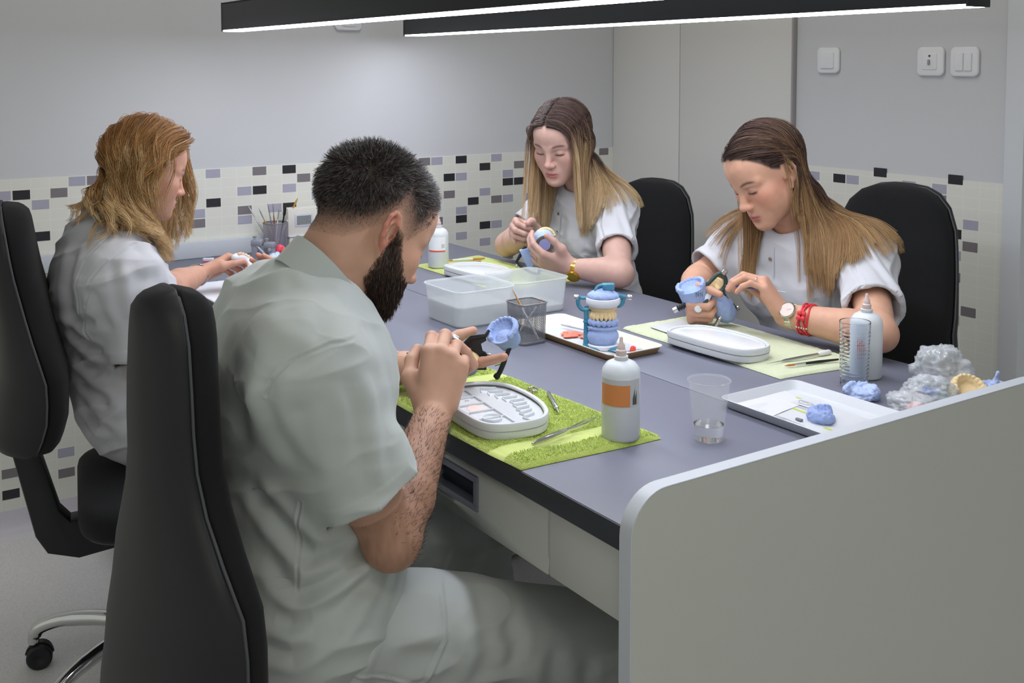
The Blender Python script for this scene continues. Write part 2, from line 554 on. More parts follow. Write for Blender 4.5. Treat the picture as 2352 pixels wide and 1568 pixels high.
# ------------------------------------------------------------------ office chairs
def ring_loft(rings, n, name, m, parent, caps=True):
    b = MB()
    vs = [p for r in rings for p in r]
    k = len(rings)
    fs = [(i * n + j, i * n + (j + 1) % n, (i + 1) * n + (j + 1) % n, (i + 1) * n + j) for i in range(k - 1) for j in range(n)]
    if caps:
        fs += [tuple(range(n - 1, -1, -1)), tuple((k - 1) * n + j for j in range(n))]
    b.add(vs, fs)
    return b.build(name, m, parent, smooth=60)
def superring(w, t0, t1, cy, z, n=48, e=3.2, crown=0., tilt=0.):
    """ring in the xy plane, half width w, from y=cy-t0 (back) to cy+t1 (front); crown bows it backwards at the sides"""
    out = []
    for k in range(n):
        a = 2 * PI * k / n
        c, s = math.cos(a), math.sin(a)
        x = w * abs(c) ** (2 / e) * (1 if c >= 0 else -1)
        y = (t1 if s >= 0 else t0) * abs(s) ** (2 / e) * (1 if s >= 0 else -1)
        out.append(V((x, cy + y + crown * (x / .2) ** 2, z)))
    return out
def lerp_tab(tab, t):
    for (a, u), (b_, v) in zip(tab, tab[1:]):
        if t <= b_:
            k = (t - a) / (b_ - a) if b_ > a else 0
            k = k * k * (3 - 2 * k) if len(tab) < 4 else k
            return u + (v - u) * k
    return tab[-1][1]
def office_chair(loc, rz, label, zoff=0., back_rake=0., base_rot=0., wtop=1., zb=None, bar=0., wbot=1., lean=0.):
    t = thing('office_chair', label, 'chair', (loc[0], loc[1], -.01), rz, 'black swivel chairs at the bench')
    # half width and depth of the backrest against height (0 bottom .. 1 top)
    WT = [(0, .145), (.03, .185), (.08, .205), (.2, .215), (.4, .208), (.6, .192 * wtop), (.8, .17 * wtop), (.9, .145 * wtop), (.96, .11 * wtop), (.99, .07 * wtop), (1, .03)]
    CY = [(0, .0), (.15, .022), (.3, .026), (.5, .0), (.75, -.028), (1, -.045)]
    z0, z1 = zb or (.565 + zoff, 1.082 + zoff)
    WT = [(a, w_ * wbot if a < .5 else w_) for a, w_ in WT]
    y0 = -.22
    ts = [0, .01, .03, .06, .1, .16, .24, .32, .4, .48, .56, .64, .72, .8, .86, .9, .93, .96, .98, .99, 1]
    def cy(u):
        return y0 + lerp_tab(CY, u) - back_rake * u + lean * max(0, u - .3) / .7
    rings = []
    for u in ts:
        k = min(1, u / .07, (1 - u) / .06)
        k = math.sqrt(max(0, 1 - (1 - k) ** 2))
        rings.append(superring(lerp_tab(WT, u) * .985, .004 + .006 * k, .006 + .038 * k, cy(u), z0 + (z1 - z0) * u, crown=.012))
    bk = ring_loft(rings, 48, 'back_cushion', M_blackfab, t)
    rings = []
    for u in ts:
        k = min(1, u / .05, (1 - u) / .05)
        k = math.sqrt(max(0, 1 - (1 - k) ** 2))
        w = lerp_tab(WT, u)
        hump = .042 * math.exp(-((u - .16) / .28) ** 2)
        rings.append(superring(w, .012 + (.036 + hump) * k, .004, cy(u) - .010, z0 - .004 + (z1 - z0 + .007) * u, e=2.3, crown=.012))
    ring_loft(rings, 48, 'back_shell', M_black, t)
    b = MB()   # thin welt between shell and cushion
    pts = []
    for u in ts[1:-1]:
        pts.append(V((lerp_tab(WT, u) * 1.0, cy(u) - .008 + .012 * (lerp_tab(WT, u) / .2) ** 2, z0 + (z1 - z0) * u)))
    pts = pts + [V((-p.x, p.y, p.z)) for p in reversed(pts)]
    b.tube(pts, .0022, 6); b.build('welt', mat('charcoal welt', '4a4d50', .6), t)
    # L-shaped back bar
    side = [(-.055, .405), (-.055, .33), (-.2, .31), (-.262, .33), (-.285, .37), (-.31, .60), (-.31, .64), (-.262, .64), (-.262, .60), (-.236, .42), (-.215, .395)]
    b = MB()
    b.prism([(y + bar * (1 if z < .5 else .5), z + (z0 - .565 if z > .5 else 0)) for y, z in side], -.03, .03, M=YZX, bev=.007, seg=2)
    b.build('back_bar', M_black, t)
    # seat
    rings = []
    for z, k in ((.398, .86), (.404, .93), (.412, .96)):
        rings.append([V((p[0], p[1] + .055, z + zoff)) for p in rrect(-.235 * k, -.195 * k, .235 * k, .195 * k, .09 * k, 8)])
    ring_loft(rings, len(rings[0]), 'seat_pan', M_black, t)
    rings = []
    for z, k in ((.412, .965), (.42, .985), (.435, 1), (.452, 1), (.464, .985), (.472, .95), (.477, .88), (.479, .7), (.4795, .3)):
        rings.append([V((p[0], p[1] + .055, z + zoff)) for p in rrect(-.235 * k, -.195 * k, .235 * k, .195 * k, .09 * k, 8)])
    ring_loft(rings, len(rings[0]), 'seat', M_blackfab, t)
    b = MB(); b.box((-.07, -.09, .345 + zoff), (.07, .12, .398 + zoff), bev=.012); b.tube([(.05, .02, .37 + zoff), (.2, .03, .37 + zoff), (.235, .03, .36 + zoff)], .007, 8)
    for k in range(7):
        b.lathe([(.017, 0), (.021, .004), (.017, .008)], 14, M=Tr(0, -.06 - .009 * k, .36 + zoff) @ Matrix.Rotation(PI / 2, 4, 'X'))
    b.build('mechanism', M_black, t)
    b = MB(); b.lathe([(.026, .12), (.026, .26 + zoff), (.014, .262 + zoff), (.014, .35 + zoff)], 20); b.build('gas_lift', M_black, t)
    # chrome five-star base
    bs = MB(); bs.lathe([(.0, .075), (.034, .075), (.036, .085), (.034, .125), (.027, .13)], 24)
    base = bs.build('star_base', M_chrome, t)
    for k in range(5):
        a = base_rot + 2 * PI * k / 5
        R = Rz(a)
        b = MB()
        b.tube(cubic([(.02, 0, .115), (.1, 0, .13), (.2, 0, .12), (.26, 0, .098), (.278, 0, .075), (.28, 0, .058)], 6), [.017] * 12 + [.0155] * 12 + [.0125] * 7, 12, M=R)
        b.build('base_arm', M_chrome, base)
        c = MB()
        RY = Tr(.28, 0, .028) @ Rz(.5 + k)
        for s in (-1, 1):
            c.lathe([(.0, s * .006), (.022, s * .006), (.028, s * .009), (.028, s * .018), (.024, s * .022), (0.01, s * .022), (0.008, s * .0205), (0, s * .0205)], 24, M=R @ RY @ Tr(-.012, 0, 0) @ Matrix.Rotation(PI / 2, 4, 'X'))
        hood = [(.031 * math.cos(q), .031 * math.sin(q)) for q in [PI * .06 + PI * .9 * i / 12 for i in range(13)]] + [(.022 * math.cos(q), .022 * math.sin(q)) for q in [PI * .96 - PI * .9 * i / 12 for i in range(13)]]
        c.prism(hood, -.005, .005, M=R @ RY @ Tr(-.012, 0, 0) @ Matrix.Rotation(PI / 2, 4, 'X'))
        c.tube([(0, 0, .02), (0, 0, .05)], .008, 10, M=R @ Tr(.28, 0, .015))
        c.build('caster', M_black, base)
    return t
office_chair((1.944, -.266), math.radians(-1), 'black swivel chair under the bearded man, backrest nearest the camera', zoff=-.115, wtop=.56, wbot=1.06, lean=.062, base_rot=.2, zb=(.44, 1.068), bar=.06)
office_chair((1.005, -.266), math.radians(-12), 'black swivel chair under the left woman with wavy hair', base_rot=-2.1, wtop=.8, zoff=.001, zb=(.585, 1.085), bar=.06)
office_chair((.715, 1.25), PI + .12, 'black swivel chair behind the woman with straight two-tone hair and gold watch', zoff=-.11, base_rot=.3, zb=(.475, .992))
office_chair((1.64, 1.255), PI, 'black swivel chair behind the woman with the red bracelet', base_rot=.5, zoff=-.125, zb=(.55, 1.062))
# ------------------------------------------------------------------ signed-distance modelling
f32 = np.float32
def A3(p):
    return np.array(p, dtype=f32)
class Field:
    def __init__(s):
        s.ops = []
    def _add(s, fn, lo, hi, k, op):
        s.ops.append((fn, np.array(lo, float), np.array(hi, float), float(k), op))
        return s
    def cap(s, a, b, ra, rb=None, k=.01, op='u', flat=None):
        """tapered capsule; flat=(axis, factor>1) thins it along axis"""
        rb = ra if rb is None else rb
        a, b = np.array(a, float), np.array(b, float)
        d = b - a
        dd = float(d @ d) + 1e-12
        R = max(ra, rb)
        if flat is not None:
            fx = np.array(flat[0], float); fx = fx / np.linalg.norm(fx); fs = flat[1] - 1
        def fn(X, Y, Z):
            px, py, pz = X - f32(a[0]), Y - f32(a[1]), Z - f32(a[2])
            h = np.clip((px * f32(d[0] / dd) + py * f32(d[1] / dd)) + pz * f32(d[2] / dd), 0, 1)
            qx, qy, qz = px - h * f32(d[0]), py - h * f32(d[1]), pz - h * f32(d[2])
            if flat is not None:
                n = (qx * f32(fx[0]) + qy * f32(fx[1]) + qz * f32(fx[2])) * f32(fs)
                qx, qy, qz = qx + n * f32(fx[0]), qy + n * f32(fx[1]), qz + n * f32(fx[2])
            return np.sqrt(qx * qx + qy * qy + qz * qz) - (f32(ra) + h * f32(rb - ra))
        return s._add(fn, np.minimum(a, b) - R, np.maximum(a, b) + R, k, op)
    def chain(s, pts, rs, k=.01, op='u', flat=None):
        for i in range(len(pts) - 1):
            s.cap(pts[i], pts[i + 1], rs[i], rs[i + 1], k if i == 0 else min(k, .006) if op == 'u' else k, op, flat)
        return s
    def ell(s, c, r, R=None, k=.01, op='u'):
        c = np.array(c, float)
        R = np.eye(3) if R is None else np.array(R, float)     # columns are the local axes
        M = R.T
        r = np.array(r, float)
        ext = np.abs(R) @ r
        def fn(X, Y, Z):
            px, py, pz = X - f32(c[0]), Y - f32(c[1]), Z - f32(c[2])
            a = [(px * f32(M[i, 0]) + py * f32(M[i, 1])) + pz * f32(M[i, 2]) for i in range(3)]
            k0 = np.sqrt(sum((a[i] / f32(r[i])) ** 2 for i in range(3)))
            k1 = np.sqrt(sum((a[i] / f32(r[i] ** 2)) ** 2 for i in range(3)))
            return k0 * (k0 - 1) / (k1 + f32(1e-6))
        return s._add(fn, c - ext, c + ext, k, op)
    def half(s, p, n, lo, hi, k=.002, op='s'):
        """half space on the side n points away from, limited to lo..hi"""
        n = np.array(n, float); n = n / np.linalg.norm(n)
        p = np.array(p, float)
        def fn(X, Y, Z):
            return ((X - f32(p[0])) * f32(n[0]) + (Y - f32(p[1])) * f32(n[1])) + (Z - f32(p[2])) * f32(n[2])
        return s._add(fn, lo, hi, k, op)
    def tcone(s, a, b, ra, rb, k=.01, op='u', ex=0.):
        """flat-ended cone from a to b (sleeves, cuffs)"""
        a, b = np.array(a, float), np.array(b, float)
        d = b - a
        L = float(np.linalg.norm(d)); u = d / L
        R = max(ra, rb)
        def fn(X, Y, Z):
            px, py, pz = X - f32(a[0]), Y - f32(a[1]), Z - f32(a[2])
            h = (px * f32(u[0]) + py * f32(u[1])) + pz * f32(u[2])
            rr = np.sqrt(np.maximum((px * px + py * py) + pz * pz - h * h, 0))
            return np.maximum(np.maximum(rr - (f32(ra) + np.clip(h / f32(L), 0, 1) * f32(rb - ra)), h - f32(L)), -h)
        return s._add(fn, np.minimum(a, b) - R, np.maximum(a, b) + R, k, op)
    @staticmethod
    def _mix(Fv, d, k, op):
        if op == 'u':
            if k <= 0:
                return np.minimum(Fv, d)
            h = np.clip(.5 + .5 * (Fv - d) / f32(k), 0, 1)
            return Fv + (d - Fv) * h - f32(k) * h * (1 - h)
        if k <= 0:
            return np.maximum(Fv, -d)
        h = np.clip(.5 - .5 * (Fv + d) / f32(k), 0, 1)
        return Fv + (-d - Fv) * h + f32(k) * h * (1 - h)
    def at(s, P):
        P = np.asarray(P, dtype=f32)
        X, Y, Z = P[:, 0], P[:, 1], P[:, 2]
        Fv = np.full(len(P), f32(1.0))
        for fn, lo, hi, k, op in s.ops:
            if op == 's':
                m = (P > lo - k - .01).all(1) & (P < hi + k + .01).all(1)
                if m.any():
                    Fv[m] = s._mix(Fv[m], fn(X[m], Y[m], Z[m]), k, op)
            else:
                Fv = s._mix(Fv, fn(X, Y, Z), k, op)
        return Fv
    def grad(s, P, e=.002):
        P = np.asarray(P, dtype=f32)
        g = np.stack([s.at(P + A3(v)) - s.at(P - A3(v)) for v in np.eye(3) * e], 1)
        return g / (np.linalg.norm(g, axis=1, keepdims=True) + 1e-9)
    def mesh(s, res, lo=None, hi=None):
        us = [o for o in s.ops if o[4] == 'u']
        L = np.min([o[1] for o in us], 0) - 3 * res if lo is None else np.array(lo, float)
        H = np.max([o[2] for o in us], 0) + 3 * res if hi is None else np.array(hi, float)
        n = np.ceil((H - L) / res).astype(int) + 1
        ax = [(L[i] + res * np.arange(n[i])).astype(f32) for i in range(3)]
        Fg = np.full(n, f32(1.0), dtype=f32)
        for fn, a, b_, k, op in s.ops:
            m = k + 3 * res
            i0 = np.clip(np.floor((a - m - L) / res).astype(int), 0, n)
            i1 = np.clip(np.ceil((b_ + m - L) / res).astype(int) + 1, 0, n)
            if (i1 <= i0).any():
                continue
            sl = tuple(slice(i0[i], i1[i]) for i in range(3))
            d = fn(ax[0][sl[0]][:, None, None], ax[1][sl[1]][None, :, None], ax[2][sl[2]][None, None, :])
            Fg[sl] = s._mix(Fg[sl], np.broadcast_to(d, Fg[sl].shape), k, op)
        return nets(Fg, L, res)

def nets(Fg, L, res):
    """surface nets: (verts, quads)"""
    ins = Fg < 0
    n = Fg.shape
    cnt = np.zeros((n[0] - 1, n[1] - 1, n[2] - 1), np.uint8)
    for dx in (0, 1):
        for dy in (0, 1):
            for dz in (0, 1):
                cnt += ins[dx:n[0] - 1 + dx, dy:n[1] - 1 + dy, dz:n[2] - 1 + dz]
    act = (cnt > 0) & (cnt < 8)
    I = np.argwhere(act)
    idx = np.full(act.shape, -1, np.int32)
    idx[act] = np.arange(len(I))
    c = {}
    for dx in (0, 1):
        for dy in (0, 1):
            for dz in (0, 1):
                c[dx, dy, dz] = Fg[I[:, 0] + dx, I[:, 1] + dy, I[:, 2] + dz]
    acc = np.zeros((len(I), 3)); num = np.zeros(len(I))
    for a in c:
        for axis in range(3):
            if a[axis] == 0:
                b_ = list(a); b_[axis] = 1; b_ = tuple(b_)
                m = (c[a] < 0) != (c[b_] < 0)
                t = c[a] / np.where(m, c[a] - c[b_], 1)
                p = np.array(a, float)[None] + 0 * acc
                p[:, axis] = t
                acc[m] += p[m]; num[m] += 1
    verts = L + res * (I + acc / num[:, None])
    quads = []
    for axis in range(3):
        sl0 = [slice(1, None)] * 3; sl1 = [slice(1, None)] * 3
        sl0[axis] = slice(0, n[axis] - 1); sl1[axis] = slice(1, n[axis])
        o = [i for i in range(3) if i != axis]
        for q in o:
            sl0[q] = slice(1, n[q] - 1); sl1[q] = slice(1, n[q] - 1)
        a, b_ = ins[tuple(sl0)], ins[tuple(sl1)]
        E = np.argwhere(a != b_)
        sgn = a[tuple(E.T)]
        for q in o:
            E[:, q] += 1
        def cell(d1, d2):
            C = E.copy(); C[:, o[0]] -= d1; C[:, o[1]] -= d2
            return idx[tuple(C.T)]
        Q = np.stack([cell(1, 1), cell(0, 1), cell(0, 0), cell(1, 0)], 1)
        flip = ~sgn if axis != 1 else sgn
        Q[flip] = Q[flip][:, ::-1]
        quads.append(Q)
    Q = np.concatenate(quads)
    Q = Q[(Q >= 0).all(1)]
    return verts, Q

def smooth_verts(v, q, it=1, lam=.5):
    for _ in range(it):
        acc = np.zeros_like(v); num = np.zeros(len(v))
        for a, b_ in ((0, 1), (1, 2), (2, 3), (3, 0)):
            np.add.at(acc, q[:, a], v[q[:, b_]]); np.add.at(acc, q[:, b_], v[q[:, a]])
            np.add.at(num, q[:, a], 1); np.add.at(num, q[:, b_], 1)
        v = v + lam * (acc / np.maximum(num, 1)[:, None] - v)
    return v
def vnormals(v, q):
    n = np.cross(v[q[:, 2]] - v[q[:, 0]], v[q[:, 3]] - v[q[:, 1]])
    out = np.zeros_like(v)
    for k in range(4):
        np.add.at(out, q[:, k], n)
    return out / (np.linalg.norm(out, axis=1, keepdims=True) + 1e-12)
def np_mesh(name, v, q, m, parent=None, col=None, off=None):
    """fast quad mesh object with an optional per-vertex colour"""
    me = bpy.data.meshes.new(name)
    v = np.asarray(v, dtype=f32)
    if parent is not None and off is not None:
        v = v - A3(off)
    k = q.shape[1]
    me.vertices.add(len(v)); me.vertices.foreach_set('co', v.ravel())
    me.loops.add(q.size); me.loops.foreach_set('vertex_index', q.astype(np.int32).ravel())
    me.polygons.add(len(q)); me.polygons.foreach_set('loop_start', np.arange(0, q.size, k, dtype=np.int32))
    me.polygons.foreach_set('use_smooth', np.ones(len(q), bool))
    if col is not None:
        a = me.color_attributes.new('Col', 'FLOAT_COLOR', 'POINT')
        a.data.foreach_set('color', np.concatenate([np.asarray(col, f32), np.ones((len(v), 1), f32)], 1).ravel())
    me.update(calc_edges=True)
    me.validate()
    me.materials.append(m)
    o = bpy.data.objects.new(name, me)
    COL.objects.link(o)
    if parent is not None:
        o.parent = parent
    return o
def vnoise(P, sc, seed=0):
    """smooth value noise in -1..1; sc is a number or three"""
    r = np.random.RandomState(seed)
    T = r.uniform(-1, 1, (32, 32, 32)).astype(f32)
    p = np.asarray(P) * np.asarray(sc, float) + 100.37
    i = np.floor(p).astype(int); f = p - i; f = f * f * (3 - 2 * f)
    o = 0
    for dx in (0, 1):
        for dy in (0, 1):
            for dz in (0, 1):
                wgt = np.abs(1 - dx - f[:, 0]) * np.abs(1 - dy - f[:, 1]) * np.abs(1 - dz - f[:, 2])
                o = o + wgt * T[(i[:, 0] + dx) % 32, (i[:, 1] + dy) % 32, (i[:, 2] + dz) % 32]
    return o
def strands_mesh(name, paths, rad, m, parent, col, off, sides=3):
    """paths (N,K,3), rad (N,K) or (K,), col (N,K,3): one mesh of tapering strands"""
    N, K, _ = paths.shape
    t = np.gradient(paths, axis=1)
    t /= np.linalg.norm(t, axis=2, keepdims=True) + 1e-9
    ref = np.where(np.abs(t[..., 2:3]) < .9, np.array([0, 0, 1.]), np.array([1., 0, 0]))
    u = np.cross(t, ref); u /= np.linalg.norm(u, axis=2, keepdims=True) + 1e-9
    w_ = np.cross(t, u)
    rad = np.broadcast_to(rad, (N, K))[..., None]
    vs = np.stack([paths + rad * (u * math.cos(2 * PI * s / sides) + w_ * math.sin(2 * PI * s / sides)) for s in range(sides)], 2)
    base = (np.arange(N)[:, None, None] * K + np.arange(K - 1)[None, :, None]) * sides
    s = np.arange(sides)[None, None]
    s2 = (s + 1) % sides
    q = np.stack([base + s, base + s2, base + sides + s2, base + sides + s], -1).reshape(-1, 4)
    c = np.repeat(col[:, :, None, :], sides, 2).reshape(-1, 3)
    return np_mesh(name, vs.reshape(-1, 3), q, m, parent, c, off)

# ------------------------------------------------------------------ heads and hands
class Head:
    """frame of a head: origin between the ears at eye height, x to its right, y out of the face, z up"""
    def __init__(s, o, fwd, up, scale=1.):
        y = V(fwd).normalized()
        x = y.cross(V(up)).normalized()
        z = x.cross(y)
        s.o = np.array(o, float)
        s.R = np.array([x, y, z]).T
        s.s = scale
    def W(s, p):
        return s.o + s.R @ (np.array(p, float) * s.s)
    def WN(s, P):
        return s.o + (np.asarray(P) * s.s) @ s.R.T
    def L(s, P):
        return ((np.asarray(P) - s.o) @ s.R) / s.s
def rotz(a):
    return np.array([[math.cos(a), -math.sin(a), 0], [math.sin(a), math.cos(a), 0], [0, 0, 1]])
def rotx(a):
    return np.array([[1, 0, 0], [0, math.cos(a), -math.sin(a)], [0, math.sin(a), math.cos(a)]])
def roty(a):
    return np.array([[math.cos(a), 0, math.sin(a)], [0, 1, 0], [-math.sin(a), 0, math.cos(a)]])
def add_head(Fd, H, neck_base, male=False, open_eyes=False):
    s = H.s
    def ell(c, r, R=None, k=.01, op='u'):
        Fd.ell(H.W(c), np.array(r) * s, H.R if R is None else H.R @ R, k * s, op)
    def cap(a, b_, ra, rb=None, k=.01, op='u', flat=None):
        Fd.cap(H.W(a), H.W(b_), ra * s, (ra if rb is None else rb) * s, k * s, op, None if flat is None else (H.R @ np.array(flat[0], float), flat[1]))
    jw = .049 if male else .044
    ell((0, -.018, .043), (.0735, .0945, .079))
    ell((0, .014, -.005), (.064, .066, .084), k=.03)
    ell((0, .042, .042), (.057, .046, .05), k=.03)
    for q in (-1, 1):
        cap((q * jw, .006, -.056), (q * .017, .066, -.096), .019, .0155, k=.028)
        ell((q * .040, .053, -.022), (.025, .024, .022), k=.025)
        ell((q * .034, .047, -.05), (.025, .027, .03), k=.03)
    ell((0, .034, -.078), (.042, .046, .026), k=.022)
    ell((0, .0765, -.0985), (.017, .0135, .0135), k=.022)
    ell((0, .066, -.066), (.031, .025, .03), k=.02)
    for q in (-1, 1):
        cap((q * .05, .062, .017), (q * .013, .0835, .0135), .0075, .007, k=.014)
        ell((q * .0325, .094, -.002), (.0175, .012, .0105), k=.012, op='s')
        ell((q * .0315, .0715, -.002), (.0145, .0128, .0118), k=.004)          # closed lid over the eyeball
        cap((q * .0455, .0735, -.0075), (q * .0185, .0815, -.0085), .0028, .0022, k=.004)   # lower lid
    cap((0, .079, .011), (0, .0985, -.031), .0085, .0095, k=.014)
    ell((0, .104, -.036), (.0092, .0092, .0085), k=.007)
    for q in (-1, 1):
        ell((q * .0112, .0935, -.039), (.0072, .0098, .0072), k=.008)
        ell((q * .0055, .098, -.0465), (.0032, .0048, .003), k=.002, op='s')
    # lips
    for q in (-1, 1):
        cap((q * .0205, .0835, -.0685), (q * .005, .0925, -.0645), .0032, .0047, k=.005)
        cap((q * .0185, .0835, -.071), (0, .0915, -.0755), .0032, .0062, k=.005)
    cap((-.019, .0895, -.0695), (0, .0995, -.0695), .0012, .0016, k=.0025, op='s')
    cap((.019, .0895, -.0695), (0, .0995, -.0695), .0012, .0016, k=.0025, op='s')
    ell((0, .095, -.087), (.016, .006, .005), k=.01, op='s')
    # ears
    for q in (-1, 1):
        def E(u, v, w_=0):      # ear plane: u backwards, v up, w outwards
            ca, sa = math.cos(.42), math.sin(.42)
            return (q * (.0685 + u * sa + w_ * ca), -.002 - u * ca + w_ * sa * .3 - v * .12, -.006 + v)
        Re = rotz(-q * .42)
        ell(E(.008, .004), (.0075, .0155, .028), Re, k=.008)
        cap(E(.009, -.02), E(.004, -.034), .0075, .0062, k=.007)
        ell(E(.0075, .004, .0085), (.0065, .0085, .0165), Re, k=.004, op='s')
        hel = [E(-.006, .002, .004), E(-.0065, .018, .005), E(.001, .029, .006), (E(.012, .031, .007)), E(.0215, .022, .008), E(.0245, .006, .008), E(.021, -.009, .007), E(.014, -.02, .005)]
        for a, b_ in zip(hel, hel[1:]):
            cap(a, b_, .0037, .0037, k=.003)
        ah = [E(.004, .02, .004), E(.0135, .013, .006), E(.0155, .0, .006), E(.01, -.012, .005)]
        for a, b_ in zip(ah, ah[1:]):
            cap(a, b_, .0026, .0026, k=.003)
        ell(E(-.0055, -.006, .0055), (.0034, .0034, .0048), k=.003)
    r = .058 if male else .049
    Fd.cap(H.W((0, -.03, -.05)), neck_base, r * s, r * 1.06, .028)
    Fd.cap(H.W((0, .0, -.07)), np.array(neck_base) + .25 * (H.W((0, .08, -.1)) - H.W((0, 0, -.1))), r * .72 * s, r * .8, .03)
def head_color(H, P, skin, lips, brow, blush=.0, scalp=None, zline=None, lid=None, nose=0.):
    """per-vertex skin colours in head coordinates"""
    p = H.L(P)
    x, y, z = np.abs(p[:, 0]), p[:, 1], p[:, 2]
    near = (np.linalg.norm(p, axis=1) < .155)
    c = np.tile(np.array(lin(skin)), (len(P), 1))
    def mixc(mask, colr):
        c[:] = c + (np.array(lin(colr)) - c) * np.clip(mask * near, 0, 1)[:, None]
    if blush:
        mixc(blush * np.exp(-(((x - .048) / .022) ** 2 + ((z + .025) / .022) ** 2 + ((y - .05) / .05) ** 2)), 'd97a66')
    if nose:
        mixc(nose * np.exp(-((x / .02) ** 2 + ((z + .035) / .02) ** 2 + ((y - .105) / .02) ** 2)), 'd98878')
    m = np.exp(-((x / .0215) ** 4 + ((z + .0705 - .0012 * np.cos(x * 160)) / .0092) ** 4)) * (y > .078)
    mixc(m * .95, lips)
    mixc(.75 * np.exp(-((x / .021) ** 4 + ((z + .0697) / .0014) ** 2)) * (y > .075), '6a3a36')
    if lid:
        mixc(.55 * np.exp(-(((x - .0325) / .016) ** 4 + ((z - .004) / .009) ** 4)) * (y > .06), lid)
    # brows
    bz = .0185 + .004 * (1 - ((x - .036) / .018) ** 2)
    mixc(.95 * np.exp(-(((x - .0335) / .0185) ** 6 + ((z - bz) / .0038) ** 2)) * (y > .05), brow)
    # lash line on the lower edge of the upper lid
    lz = -.0062 - .0015 * np.cos((x - .032) * 110)
    mixc(1. * np.exp(-(((x - .033) / .0155) ** 6 + ((z - lz) / .0028) ** 2)) * (y > .055), '2a1c1a')
    if scalp is not None:
        d = scalp_mask(p, zline)
        mixc(np.clip(d / .008 + .35, 0, 1), scalp)
    return c
ZL_F = ([-.12, -.075, -.05, -.03, -.012, .006, .025, .045, .062, .075, .1], [-.075, -.075, -.06, -.045, .012, .012, .026, .052, .072, .082, .09])
def scalp_mask(p, zline):
    """positive above the hairline (head coordinates)"""
    zl = np.interp(p[:, 1], *(zline or ZL_F))
    d = p[:, 2] - zl
    ear = (np.abs(p[:, 0]) > .0745) & (np.abs(p[:, 1] + .012) < .032) & (p[:, 2] < .034)
    return np.where(ear, -.05, d)
def hand(Fd, w, d, n, side, sc=1., curls=((30, 40, 20),) * 4, splay=(6, 1, -4, -10), thumb=((.5, .75, -.45), (.15, .95, -.3), (.0, .9, -.42)), k=.004, fat=1.):
    """side=+1 for a left hand, -1 for a right hand; d along the fingers, n out of the palm.
    thumb: direction of its three bones (towards the thumb side, along d, back of hand). Returns joint positions."""
    y = V(d).normalized(); zz = V(n).normalized() * -1
    zz = (zz - y * zz.dot(y)).normalized()
    x = y.cross(zz) * side
    R = np.array([x, y, zz]).T        # x towards the thumb side
    w = np.array(w, float)
    W = lambda p: w + R @ (np.array(p, float) * sc)
    fx = (.0275, .0085, -.0105, -.0275); fy = (.088, .092, .087, .077)
    lens = ((.043, .026, .021), (.048, .03, .022), (.044, .028, .022), (.034, .021, .019))
    fr = (.0088, .009, .0085, .0075)
    J = {}
    Fd.cap(W((0, -.012, 0)), W((0, .02, -.001)), .024 * sc, .025 * sc, .012, flat=(R[:, 2], 1.55))
    for i in range(4):
        a, b_ = (fx[i] * .55, .015, -.001), (fx[i], fy[i], 0)
        Fd.cap(W(a), W(b_), .0135 * sc * fat, .0108 * sc * fat, .012)
        ps = [np.array(b_)]
        ang, sp = 0., math.radians(splay[i])
        for j in range(3):
            ang += math.radians(curls[i][j])
            dv = np.array([math.sin(sp) * math.cos(ang), math.cos(sp) * math.cos(ang), -math.sin(ang)])
            ps.append(ps[-1] + dv * lens[i][j])
        r = fr[i] * fat
        P = [W(p) for p in ps]
        Fd.cap(P[0], P[1], r * 1.08 * sc, r * .98 * sc, k)
        Fd.cap(P[1], P[2], r * .99 * sc, r * .9 * sc, k * .6)
        Fd.cap(P[2], P[3], r * .9 * sc, r * .76 * sc, k * .5)
        Fd.ell(P[1], np.array([1.06, 1.06, 1.06]) * r * sc, None, k * .5)
        J[i] = P
        J['n', i] = (P[3], P[3] - P[2], R @ np.array([0, math.sin(ang), math.cos(ang)]))
    Fd.cap(W((-.02, .02, -.006)), W((-.026, .062, -.008)), .0135 * sc, .011 * sc, .012)
    ps = [np.array((.02, .016, -.008))]
    for dv, L in zip(thumb, (.043, .033, .026)):
        dv = np.array(dv, float)
        ps.append(ps[-1] + dv / np.linalg.norm(dv) * L)
    P = [W(p) for p in ps]
    Fd.cap(P[0], P[1], .0155 * sc * fat, .0122 * sc * fat, .012)
    Fd.cap(P[1], P[2], .0115 * sc * fat, .0102 * sc * fat, .005)
    Fd.cap(P[2], P[3], .0103 * sc * fat, .008 * sc * fat, .003)
    Fd.cap(W((.012, .05, -.006)), P[1], .011 * sc, .0095 * sc, .014)          # web
    J['t'] = P
    J['R'] = R; J['W'] = W
    return J
def spots(c, P, pts, colr, r, amt):
    for p in pts:
        d = np.linalg.norm(P - np.array(p), axis=1)
        c += (np.array(lin(colr)) - c) * (amt * np.exp(-(d / r) ** 2))[:, None]

